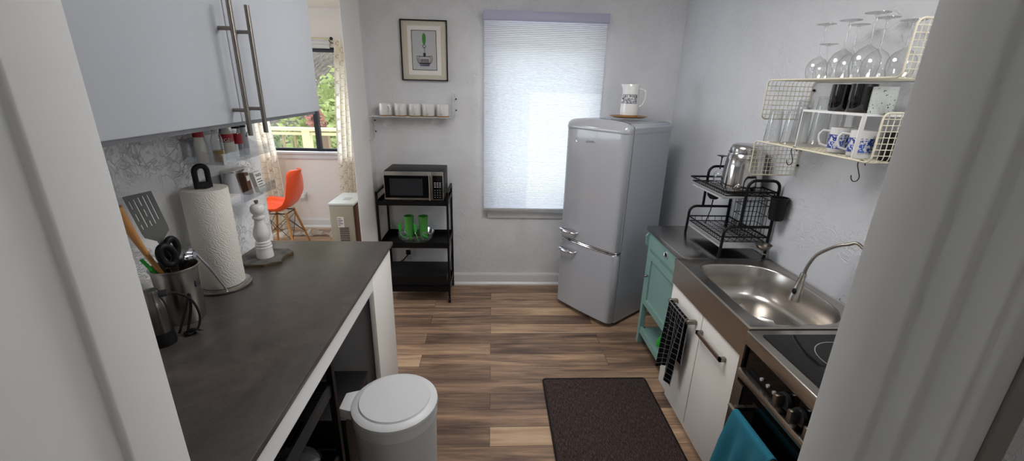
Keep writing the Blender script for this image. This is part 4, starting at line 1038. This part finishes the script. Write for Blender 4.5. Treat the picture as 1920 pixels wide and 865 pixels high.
lay = [(O, sz-.03), (O, sz-.002), (O2, sz+.002), (O3, sz-.004), (D(0, -.006), sz-.004), (D(0, 0), sz-.006), (D(0, .003), sz-.012), (D(0, .012), sz-.10), (D(0, .022), sz-.150), (D(0, .045), sz-.172), (D(0, .09), sz-.180), (D(0, .16), sz-.183)]
R = [[b.bm.verts.new((x, y, z)) for x, y in Pn] for Pn, z in lay]
for a, c in zip(R, R[1:]): b.bridge(a, c)
b.bm.faces.new(R[-1]); b.build('basin', 'steel', t, 50)
B().lathe([(0,.002),(.028,.002),(.036,.004),(.040,.002),(.040,0)],(1.30,1.72,sz-.183),32).build('drain','chrome',t)
b = B(); b.box(.978,1.3605,.722,.990,2.053,.8275); b.build('front_apron','steel',t,0)
for y in (1.362, ):
    B().box(.974,y,0,1.02,y+.018,.8275).build('leg','steel',t,0)
# base cabinet under the sink
t = thing('sink_cabinet', 'white two-door base cabinet under the stainless sink', 'cabinet', (1.23, 1.70, 0))
B().box(1.003,1.385,.095,1.46,2.045,.655).build('body','white',t,0)
B().box(1.03,1.395,0,1.05,2.035,.095).build('plinth','warmwhite',t,0)
dA = B().box(.984,1.704,.095,1.002,2.046,.7215).bevel(.002,2).build('door','warmwhite',t)
dB = B().box(.984,1.384,.095,1.002,1.698,.7215).bevel(.002,2).build('door','warmwhite',t)
b = B(); b.box(.955,1.470,.628,.963,1.690,.646).box(.955,1.470,.628,.984,1.484,.646).box(.955,1.676,.628,.984,1.690,.646); b.build('handle','nickel',dB,0)
# towel rail
t = thing('towel_rail', 'short steel towel rail on the left sink cabinet door', 'towel rail', (.96, 1.85, .64))
b = B(); b.cyl((.940,1.745,.652),(.940,1.975,.652),.0055); b.build('bar','nickel',t)
for y in (1.750, 1.968): B().box(.936,y-.009,.642,.9835,y+.009,.662).bevel(.002,1).build('post','nickel',t)
# checked towel over the rail
t = thing('dish_towel', 'black dish towel with white check lines over the towel rail', 'towel', (.94, 1.85, .30))
def tw(u, v):
    s = v; yy = 1.768+.190*u
    L1 = .33-.05*(1 if u > .62 else 0)-.03*sin(u*5)
    wav = .009*sin(u*15+1.5*s)+.004*sin(u*31)
    if s < .42:
        k = s/.42; z = .652-(.26)*(1-k); x = .9545+.004*abs(wav); 
        x = .9545+.0015*sin(u*20)
    elif s < .50:
        k = (s-.42)/.08; a = k*PI; x = .946+.0085*cos(a); z = .652+.0085*sin(a)
    else:
        k = (s-.5)/.5; z = .652-(.37-.035*sin(u*4)+.04*(u < .3))*k; x = .9355-.012*k+wav*min(1, k*2)*1.0-.006*k*sin(u*9)
        yy += -.018*k*(u-.5)*2+ .014*k
    return (x, yy, z)
B().grid(tw, 48, 60, (1, 1.9)).build('cloth','check',t,80,solid=.003)

# stove
kx0, kx1, ky0, ky1 = .961, 1.50, .760, 1.3545
t = thing('stove', 'slide-in stainless stove with black glass hob, knobs and oven door', 'stove', (1.23, 1.05, 0))
b = B(); b.box(kx0,ky0,.800,kx1,ky1,.8545); b.bevel(.004,3); b.build('top_frame','steel',t)
b = B(); b.prism(rrect(kx0+.036,ky0+.035,kx1-.03,ky1-.034,.012), .8546, .8566); gl = b.build('glass_hob','blackglass',t,30)
def ringm(cx, cy, r):
    b = B(); b.lathe([(r-.0016,.8567),(r-.0016,.8571),(r+.0016,.8571),(r+.0016,.8567)],(cx,cy,0),64); b.build('burner_ring','grey',gl)
ringm(1.215,1.165,.105); ringm(1.38,1.18,.075); ringm(1.18,.92,.085); ringm(1.37,.92,.1)
b = B(); b.box(kx0+.03,ky0,.0,kx1-.02,ky1-.004,.7995); b.build('oven_body','black',t,0)
cpn = B().box(kx0+.022,ky0,.698,kx0+.0295,ky1-.012,.7995).build('control_panel','blackglass',t,0)
b = B().box(kx0-.006,ky0,.662,kx0+.0295,ky1-.004,.694); b.bevel(.003,2); b.build('ledge','steel',t)
for y in (1.243,1.207,1.172):
    B().cyl((kx0+.022,y,.720),(kx0+.015,y,.720),.0065).build('button','lightgrey',cpn)
for y in (1.118,1.045,.972,.90):
    k = B().cyl((kx0+.022,y,.735),(kx0+.010,y,.735),.027,n=32).build('knob','darkgrey',cpn)
    b = B().box(kx0-.022,y-.009,.711,kx0+.010,y+.009,.759); b.bevel(.003,2); b.build('knob_grip','nickel',k)
dv = B().box(kx0+.002,ky0,.10,kx0+.0295,ky1-.008,.655).build('oven_door','blackglass',t,0)
b = B(); b.box(kx0-.002,ky1-.050,.10,kx0+.0018,ky1-.010,.640); b.build('door_frame','steel',dv,0)
b = B(); b.cyl((kx0-.042,ky0+.03,.565),(kx0-.042,ky1-.060,.565),.0085)
for y in (ky0+.06, ky1-.080): b.box(kx0-.042,y-.008,.557,kx0+.002,y+.008,.573)
b.build('oven_handle','nickel',dv)
B().box(kx0+.04,ky0+.01,0,kx0+.05,ky1-.02,.095).build('kick_plate','black',t,0)
# turquoise towel
t = thing('hand_towel', 'turquoise terry towel over the oven door handle', 'towel', (.92, 1.15, .2))
def tb(u, v):
    yy = 1.03+.225*u; wav = .010*sin(u*17+v*2)
    if v < .35: k = v/.35; return (kx0-.042+.0125, yy, .565-.30*(1-k))
    if v < .45: a = (v-.35)/.10*PI; return (kx0-.042+.0125*cos(a), yy-.0*u, .565+.0125*sin(a))
    k = (v-.45)/.55; fl = 1+.20*k
    return (kx0-.0545-.045*k+wav*min(1, 3*k), 1.14+(yy-1.14)*fl, .565-.38*k)
B().grid(tb, 50, 50).build('cloth','bluetowel',t,80,solid=.005)

# mat
t = thing('floor_mat', 'dark brown woven floor mat with black edging in front of the sink', 'mat', (.64, 1.6, 0))
B().prism(rrect(.327,1.122,.948,2.163,.012), .0005, .0085).build('weave','rug',t,30)
b = B(); P = rrect(.322,1.117,.953,2.168,.018); b.tube([(x,y,.0060) for x, y in P], .0058, 6, closed=True); b.build('edging','black',t)

# faucet
fx, fy_ = 1.452, 1.45
t = thing('faucet', 'flexible spring-neck faucet with conical spray head over the sink', 'faucet', (fx, fy_, .86))
B().lathe([(0,0),(.026,0),(.026,.008),(.018,.014),(.017,.07),(.012,.075),(0,.075)],(fx,fy_,sz+.001),28).build('base','chrome',t)
neck = [(fx,fy_,.93),(fx,fy_,1.00),(1.462,1.43,1.08),(1.45,1.510,1.141),(1.43,1.541,1.131),(1.41,1.566,1.115),(1.39,1.590,1.089),(1.37,1.612,1.054),(1.357,1.623,1.007),(1.350,1.626,.961)]
# smooth the neck
NP_ = cr(neck, 14)
B().tube(NP_, [.0060 if i % 2 else .0072 for i in range(len(NP_))], 12).build('spring_neck','nickel',t,80)
hd = Vector((1.350,1.626,.961)); tp = Vector((1.335,1.630,.836)); dd_ = (tp-hd)
b = B(); b.tube([hd-dd_*.05, hd+dd_*.06, hd+dd_*.12, hd+dd_*.5, hd+dd_*1.0], [.011,.0135,.012,.019,.026], 24); hh = b.build('spray_head','steel',t,30)
lab(B().sphere(hd+dd_*.62+Vector((-.017,-.006,-.002)),.012,14,(.6,1,1.3)).build('spray_button','blackplastic',hh),'black spray button')
B().tube([(fx-.015,fy_-.0,.90),(fx-.055,fy_+.02,.925)],.004,8).build('lever','chrome',t)

# ---------------------------------------------------------------- dish rack
t = thing('dish_rack', 'black two-tier metal dish rack on the stainless worktop', 'dish rack', (1.35, 2.29, .8555))
RX0, RX1, RY0, RY1 = 1.225, 1.478, 2.082, 2.500; z0 = .8555; zl_, zu = 1.026, 1.205
for y in (RY0, RY1):
    b = B(); P = [(RX0,y,z0),(RX0+.004,y,z0+.09),*[(RX0+.045-.041*cos(a),y,zl_-.041+.041*sin(a)) for a in (0,PI/8,PI/4,3*PI/8,PI/2)],(RX1,y,zl_)]
    b.tube(P,.0078,10); b.build('lower_frame','black',t)
    b = B(); xf = RX0+.085
    b.tube([(xf,y,zl_),(xf,y,1.235),*[(xf+.04-.04*cos(a),y,1.235+.04*sin(a)) for a in (PI/8,PI/4,3*PI/8,PI/2)],*[(RX1-.04+.04*sin(a),y,1.235+.04*cos(a)) for a in (0,PI/8,PI/4,3*PI/8,PI/2)],(RX1,y,z0)],.0078,10)
    b.build('upper_frame','black',t)
def wire_tray(z, x0, x1, y0, y1, dip, name):
    b = B(); b.tube([(x0,y0,z),(x1,y0,z),(x1,y1,z),(x0,y1,z)],.0042,8,closed=True); b.tube([(x0+.006,y0+.006,z-dip),(x1-.006,y0+.006,z-dip),(x1-.006,y1-.006,z-dip),(x0+.006,y1-.006,z-dip)],.0028,6,closed=True)
    ny = int((y1-y0)/.024)
    for i in range(1, ny): y = y0+(y1-y0)*i/ny; b.tube([(x0,y,z),(x0+.006,y,z-dip),(x1-.006,y,z-dip),(x1,y,z)],.0017,5)
    nx = int((x1-x0)/.04)
    for i in range(1, nx): x = x0+(x1-x0)*i/nx; b.tube([(x,y0,z),(x,y0+.006,z-dip),(x,y1-.006,z-dip),(x,y1,z)],.0017,5)
    return b.build(name,'black',t)
wire_tray(.965,RX0+.002,RX1,RY0+.01,RY1-.01,.028,'lower_tray')
wire_tray(1.212,RX0-.018,RX1-.002,RY0+.01,RY1-.01,.022,'upper_tray')
b = B()
for y in (RY0+.004,RY1-.004): b.tube([(RX0-.02,y,1.213),(RX1,y,1.213)],.006,8)
b.build('tray_bar','black',t)
# drip tray
tag(B().box(1.238,2.10,.8985,1.455,2.49,.9015).box(1.238,2.10,.9015,1.241,2.49,.908).build('drip_tray','lightgrey'),'pale drip tray under the lower rack tier','tray')
# cutting board slid under the upper tier
b = B(); b.extr([(1.215,2.14,1.168),(1.215,2.482,1.168),(1.40,2.482,1.176),(1.40,2.14,1.176)],(0,0,-.006)); 
tag(b.build('drying_tray','lightgrey',smooth=0),'flat grey drying tray under the upper rack tier','tray')
# cutlery basket (wire) and black utensil cup
t2 = thing('wire_basket', 'tall black wire cutlery basket inside the dish rack', 'basket', (1.40, 2.16, .94))
b = B(); bx0,bx1,by0,by1,bz0,bz1 = 1.332,1.462,2.105,2.20,.9685,1.165
for z in (bz0,bz0+.055,bz0+.11,bz0+.165,bz1): b.tube([(bx0,by0,z),(bx1,by0,z),(bx1,by1,z),(bx0,by1,z)],.0018,5,closed=True)
for i in range(7):
    x = bx0+(bx1-bx0)*i/6; b.tube([(x,by0,bz1),(x,by0,bz0),(x,by1,bz0),(x,by1,bz1)],.0015,5)
for i in range(1,4):
    y = by0+(by1-by0)*i/4; b.tube([(bx0,y,bz1),(bx0,y,bz0),(bx1,y,bz0),(bx1,y,bz1)],.0015,5)
b.build('cage','black',t2)
t2 = thing('utensil_cup', 'black plastic cutlery cup hooked on the near end of the dish rack', 'utensil holder', (1.46, 2.02, 1.09))
B().lathe([(0,0),(.030,0),(.034,.004),(.040,.110),(.043,.112),(.043,.118),(.039,.118),(.032,.006),(0,.006)],(1.452,2.025,1.085),32).build('body','blackplastic',t2)
B().tube([(1.45,2.063,1.195),(1.45,2.075,1.218),(1.45,2.085,1.214)],.004,8).build('hook','black',t2)
# steel strainer/ladle on lower tier
t2 = thing('steel_strainer', 'small steel bowl-shaped strainer with stem at the near end of the rack', 'strainer', (1.425, 2.045, .90))
B().lathe([(0,.0),(.012,.002),(.030,.014),(.040,.030),(.041,.033),(.038,.032),(.028,.017),(.010,.006),(0,.005)],(1.425,2.030,.915),32).build('bowl','nickel',t2)
B().tube([(1.425,2.030,.915),(1.428,2.030,.895),(1.455,2.035,.888)],[.004,.004,.003],8).build('stem','nickel',t2)
# glass drink jar
jx, jy, jz = 1.368, 2.245, 1.1925
t2 = thing('steel_jar', 'large shiny steel jar upside down on the upper rack tier', 'jar', (jx, jy, jz))
k = .098
B().lathe([(0,0),(k,0),(k+.004,.006),(k+.004,.02),(k+.001,.12),(k-.008,.190),(k-.012,.195),(k-.013,.200),(k-.0145,.222),(k-.022,.240),(k-.035,.247),(0,.249)],(jx,jy,jz),56).build('body', mat('polished_steel','#C2C0BE',.13,1), t2)
b = B()
for z in (.178,.187,.205): b.lathe([(k-.008,z-.001),(k-.0050-(z-.178)*.22,z),(k-.008,z+.001)],(jx,jy,jz),56)
b.build('ring','darkgrey',t2)
B().tube([(jx-.065+.020*cos(a),jy-.086,jz+.022+.020*sin(a)) for a in [2*PI*i/24 for i in range(24)]],.0028,8,closed=True).build('tap_ring','chrome',t2)
B().sphere((jx-.065,jy-.090,jz+.030),.013).build('tap_knob','nickel',t2)
# dark stem glass upside down on upper tier
def wineglass(name, loc, label, bowlr=.04, bowlh=.085, stem=.075, footr=.034, m='glass', group=None, mfoot=None):
    t = thing(name, label, 'wine glass', loc, 0, group, local=True)
    P = [(bowlr*.80,0),(bowlr*.92,bowlh*.18),(bowlr,bowlh*.42),(bowlr*.93,bowlh*.66),(bowlr*.62,bowlh*.87),(bowlr*.22,bowlh*.98),(.0045,bowlh+.004)]
    B().lathe(P,(0,0,0),36).build('bowl',m,t)
    B().lathe([(.0045,bowlh+.004),(.0032,bowlh+.012),(.0032,bowlh+stem-.01),(.006,bowlh+stem)],(0,0,0),16).build('stem',mfoot or m,t)
    B().lathe([(.006,bowlh+stem),(.015,bowlh+stem+.003),(footr,bowlh+stem+.006),(footr,bowlh+stem+.0075),(0,bowlh+stem+.0085)],(0,0,0),36).build('foot',mfoot or m,t)
    return t
wineglass('wine_glass',(1.335,2.425,1.1925),'wine glass with black stem and foot upside down at the far end of the rack',.030,.075,.075,.028,'glass',None,'blackplastic')
tag(B().lathe([(0,0),(.022,.004),(.036,.022),(.040,.038),(.038,.040),(.034,.024),(.020,.008),(0,.006)],(1.335,2.44,1.085),28).build('black_bowl','blackplastic'),'small black bowl resting low in the far half of the rack','bowl')
tag(B().tube([(1.335,2.44,1.083),(1.325,2.43,1.02),(1.30,2.42,.9385)],[.004,.003,.003],8).build('black_spoon','blackplastic'),'thin black spoon handle leaning under the small black bowl','spoon')

# ---------------------------------------------------------------- shelves on the right wall
wa = math.atan(.0265)
SR = -PI/2+wa
def onwall(y, off=.004): return rw(y)-off
wire_shelf('wire_shelf','cream wire wall shelf with upside down wine glasses, upper of two on the right wall',(onwall(2.035),2.035,1.757),SR,.655,.225,.172,'cream')
wire_shelf('wire_shelf','cream wire wall shelf with mugs and tumblers, lower of two on the right wall',(onwall(2.025),2.025,1.483),SR,.635,.235,.165,'cream')
# upper shelf: glasses
zg = 1.7605
G = [((1.335,1.825),.038,.085,.115,.033,'wine glass nearest the window on the upper wire shelf, short bowl'),
     ((1.42,1.90),.036,.075,.060,.034,'low wine glass at the wall behind the first glass of the upper shelf'),
     ((1.345,1.715),.042,.105,.095,.036,'tall wine glass second along the front of the upper wire shelf'),
     ((1.43,1.775),.042,.100,.095,.036,'wine glass against the wall in the middle of the upper shelf'),
     ((1.350,1.605),.046,.110,.100,.038,'large round wine glass third along the front of the upper shelf'),
     ((1.440,1.660),.044,.105,.100,.037,'wine glass against the wall behind the large round glass'),
     ((1.400,1.510),.042,.095,.080,.036,'wine glass beside the raised mesh end of the upper shelf')]
for (x, y), br, bh, s_, fr_, lb_ in G: wineglass('wine_glass',(x,y,zg),lb_,br,bh,s_,fr_)
# lower shelf
zs = 1.4865
def tumb(x, y, r, h, label):
    return tag(B().lathe([(r*1.12,0),(r*1.13,.003),(r*.86,h-.006),(r*.84,h),(r*.78,h),(0,h-.001),(0,h-.008),(r*.80,h-.01),(r*1.07,.002),(r*1.12,0)],(x,y,zs),36).build('glass_tumbler','glass'), label, 'glass')
tumb(1.300,1.962,.030,.145,'tall clear tumbler at the front corner of the lower wire shelf')
tumb(1.330,1.885,.031,.150,'tall clear tumbler second from the front corner on the lower shelf')
tumb(1.400,1.925,.032,.190,'tallest clear tumbler standing at the back of the lower shelf')
tumb(1.425,1.842,.032,.205,'tall clear tumbler at the wall beside the white riser')
t = thing('shelf_riser','white metal riser on the lower wire shelf carrying the black mugs','riser',(1.39,1.63,zs))
b = B(); ry0, ry1 = 1.474, 1.778
b.box(1.285,ry0,1.632,1.475,ry1,1.640); b.build('top','white',t,0)
for y in (ry0, ry1-.004):
    B().box(1.285,y,zs,1.301,y+.004,1.632).build('leg','white',t,0); B().box(1.459,y,zs,1.475,y+.004,1.632).build('leg','white',t,0)
for y in (ry0,ry1-.004): B().box(1.301,y,zs,1.459,y+.004,zs+.012).build('foot_bar','white',t,0)
cup('black_mug',(1.345,1.662,1.6405),.040,.098,'blackceramic','plain black mug on the white riser, the one nearer the window',hang=.6,group=None)
cup('black_mug',(1.350,1.577,1.6405),.041,.100,'blackceramic','plain black mug on the white riser, beside the speckled mug',hang=.8,group=None)
cup('speckled_mug',(1.362,1.497,1.6405),.037,.090,'speckle','pale speckled mug at the near end of the white riser',hang=.5)
m1 = cup('floral_mug',(1.352,1.625,zs),.039,.095,'porcelain','white mug with blue flowers under the riser, handle towards the window',hang=2.3,band=('mug_floral',.18,.72),hw=.005)
def med(u, v):
    a = 3.75+.85*u; s = 1-(2*v-1)**2; mid = 4.17; a = mid+(u-.5)*.9*math.sqrt(max(s, 0)); r = .0402; return (r*cos(a), r*sin(a), .022+.052*v)
lab(B().grid(med,12,12).build('medallion','terracotta',m1,80),'red and grey medallion')
m2 = cup('floral_mug',(1.352,1.527,zs),.039,.093,'porcelain','white mug with blue flowers under the riser, nearer the raised mesh end',hang=2.3,band=('mug_floral',.18,.72))
cup('black_mug',(1.385,1.434,zs),.034,.095,'blackceramic','black mug behind the raised mesh end of the lower shelf',hang=.5,group=None)
# S hooks
def shook(x, y, z, rot, label, h=.075):
    t = thing('s_hook', label, 'hook', (x, y, z), rot, local=True)
    P = [(.018,0,-.010),(.013,0,.002),(.004,0,.006),(-.004,0,.002),(-.005,0,-.012),(.004,0,-.035),(.010,0,-.052),(.006,0,-.066),(-.006,0,-.070),(-.014,0,-.060),(-.016,0,-.050)]
    B().tube(cr(P,4),.0018,7).build('wire','wire_dark',t)
shook(1.268,1.760,1.4815,-1.2,'bent wire hook hanging from the middle of the lower shelf front')
shook(1.278,1.425,1.4815,-1.2,'bent wire hook hanging at the near corner of the lower shelf')
shook(1.40,1.400,1.4785,-1.2,'bent wire hook hanging behind the near corner of the lower shelf',)

GR = {'glass_tumbler': 'clear tumblers on the lower wire shelf', 'black_mug': 'black mugs on the lower wire shelf', 'floral_mug': 'blue flowered mugs under the riser',
      'tea_box': 'tea boxes on the lower acrylic ledge', 'green_tumbler': 'green tumblers in the glass bowl', 's_hook': 'wire hooks on the lower shelf', 'tree': 'trees beyond the deck',
      'curtain': 'curtains at the far window', 'cooking_pot': 'pots on the black rack', 'leaf_server': 'leaf servers in the glass bowl', 'acrylic_shelf': 'clear acrylic ledges', 'glass_dish': 'glass dishes in the bowl'}
for o in list(C.objects):
    if o.parent is None and 'label' in o:
        n0 = o.name.split('.')[0]
        if n0 in GR and 'group' not in o: o['group'] = GR[n0]
        if n0 == 'wine_glass' and 'rack' not in o['label']: o['group'] = 'upside down wine glasses on the upper shelf'
        if n0 == 'wire_shelf' and 'cream' in o['label']: o['group'] = 'cream wire shelves on the right wall'

# ================================================================ LIGHT
wd = bpy.data.worlds.new('sky'); bpy.context.scene.world = wd; wd.use_nodes = True
bg = wd.node_tree.nodes['Background']; bg.inputs[0].default_value = (.82, .91, 1.0, 1); bg.inputs[1].default_value = 5.0
sl = bpy.data.lights.new('sun', 'SUN'); sl.energy = 3.4; sl.angle = .012; sl.color = (1, .97, .92)
so = bpy.data.objects.new('sun', sl); C.objects.link(so); so.rotation_euler = Vector((.29, -.23, -.44)).to_track_quat('-Z', 'Y').to_euler(); so.location = (-3, 8, 8)
def portal(loc, rot, sx, sy):
    l = bpy.data.lights.new('window_portal', 'AREA'); l.shape = 'RECTANGLE'; l.size = sx; l.size_y = sy; l.cycles.is_portal = True
    o = bpy.data.objects.new('window_portal', l); C.objects.link(o); o.location = loc; o.rotation_euler = rot
portal((.40, 3.69, 1.425), (-PI/2, 0, 0), .8, 1.35)
portal((-2.255, 5.27, 1.5), (-PI/2, 0, 0), 1.79, 1.13)
portal((-4.42, 2.9, 1.475), (0, -PI/2, 0), 1.35, 2.6)
def fill_ceiling_lamp(x, y, r, power, label, size=None):  # added fixtures out of view, fill light for the rooms
    t = thing('added_ceiling_light', label, 'fill light', (x, y, CEIL-.075))
    B().lathe([(0,.075),(r*.9,.075),(r,.06),(r,.03),(r*.97,.03)],(x,y,CEIL-.0755),40).build('pan','white',t)
    em = bpy.data.materials.new('fill_lamp_diffuser'); em.use_nodes = True; p = em.node_tree.nodes['Principled BSDF']
    p.inputs['Emission Color'].default_value = (1, .975, .965, 1); p.inputs['Emission Strength'].default_value = power; p.inputs['Base Color'].default_value = (.9,.9,.9,1)
    B().lathe([(r*.97,.03),(r*.9,.015),(r*.5,.004),(0,0)],(x,y,CEIL-.0755),40).build('diffuser',em,t)
fill_ceiling_lamp(.25, 1.85, .42, 13.0, 'added unseen fill light in the middle of the kitchen ceiling')
fill_ceiling_lamp(.55, -.80, .22, 1.5, 'added unseen fill light over the hall')
fill_ceiling_lamp(-2.6, 3.2, .25, 24.0, 'added unseen fill light over the dining area')

LX, LY, LZ = 1.38, .62, 2.10  # added unseen globe, brightens the left wall and left jamb
t = thing('added_wall_lamp', 'added unseen fill globe beside the doorway inside the kitchen', 'wall lamp', (LX, LY-.18, LZ))
B().cyl((LX, .4205, LZ), (LX, .438, LZ), .05).build('wall_plate', 'white', t)
B().cyl((LX, .437, LZ), (LX, LY-.11, LZ), .012).build('arm', 'nickel', t)
em2 = bpy.data.materials.new('fill_globe_glow'); em2.use_nodes = True; p_ = em2.node_tree.nodes['Principled BSDF']; p_.inputs['Emission Color'].default_value = (1,.98,.965,1); p_.inputs['Emission Strength'].default_value = 24
B().sphere((LX, LY, LZ), .11, 32).build('fill_globe', em2, t, 80)

# ================================================================ CAMERA
F, pit, yaw, rol = 798.1, .32595, .0508, -.02521
cy_, sy_, cp_, sp_ = cos(yaw), sin(yaw), cos(pit), sin(pit)
fwd = Vector((sy_*cp_, cy_*cp_, -sp_)); rt = Vector((cy_, -sy_, 0)); dn_ = fwd.cross(rt)
r2 = rt*cos(rol)+dn_*sin(rol); d2 = dn_*cos(rol)-rt*sin(rol)
cam = bpy.data.cameras.new('camera'); cam.sensor_width = 36; cam.lens = F/1920*36; cam.clip_start = .02; cam.clip_end = 300
co = bpy.data.objects.new('camera', cam); C.objects.link(co)
mw = Matrix.Identity(4)
for i in range(3): mw[i][0] = r2[i]; mw[i][1] = -d2[i]; mw[i][2] = -fwd[i]
mw[0][3], mw[1][3], mw[2][3] = 0, 0, 1.70
co.matrix_world = mw
S = bpy.context.scene; S.camera = co
S.view_settings.view_transform = 'Standard'; S.view_settings.look = 'None'; S.view_settings.gamma = 1; S.view_settings.exposure = 0
S.view_settings.use_curve_mapping = False
S.cycles.use_denoising = True; S.cycles.max_bounces = 10; S.cycles.diffuse_bounces = 6; S.cycles.transparent_max_bounces = 24; S.cycles.sample_clamp_indirect = 6
S.cycles.caustics_reflective = False; S.cycles.caustics_refractive = False
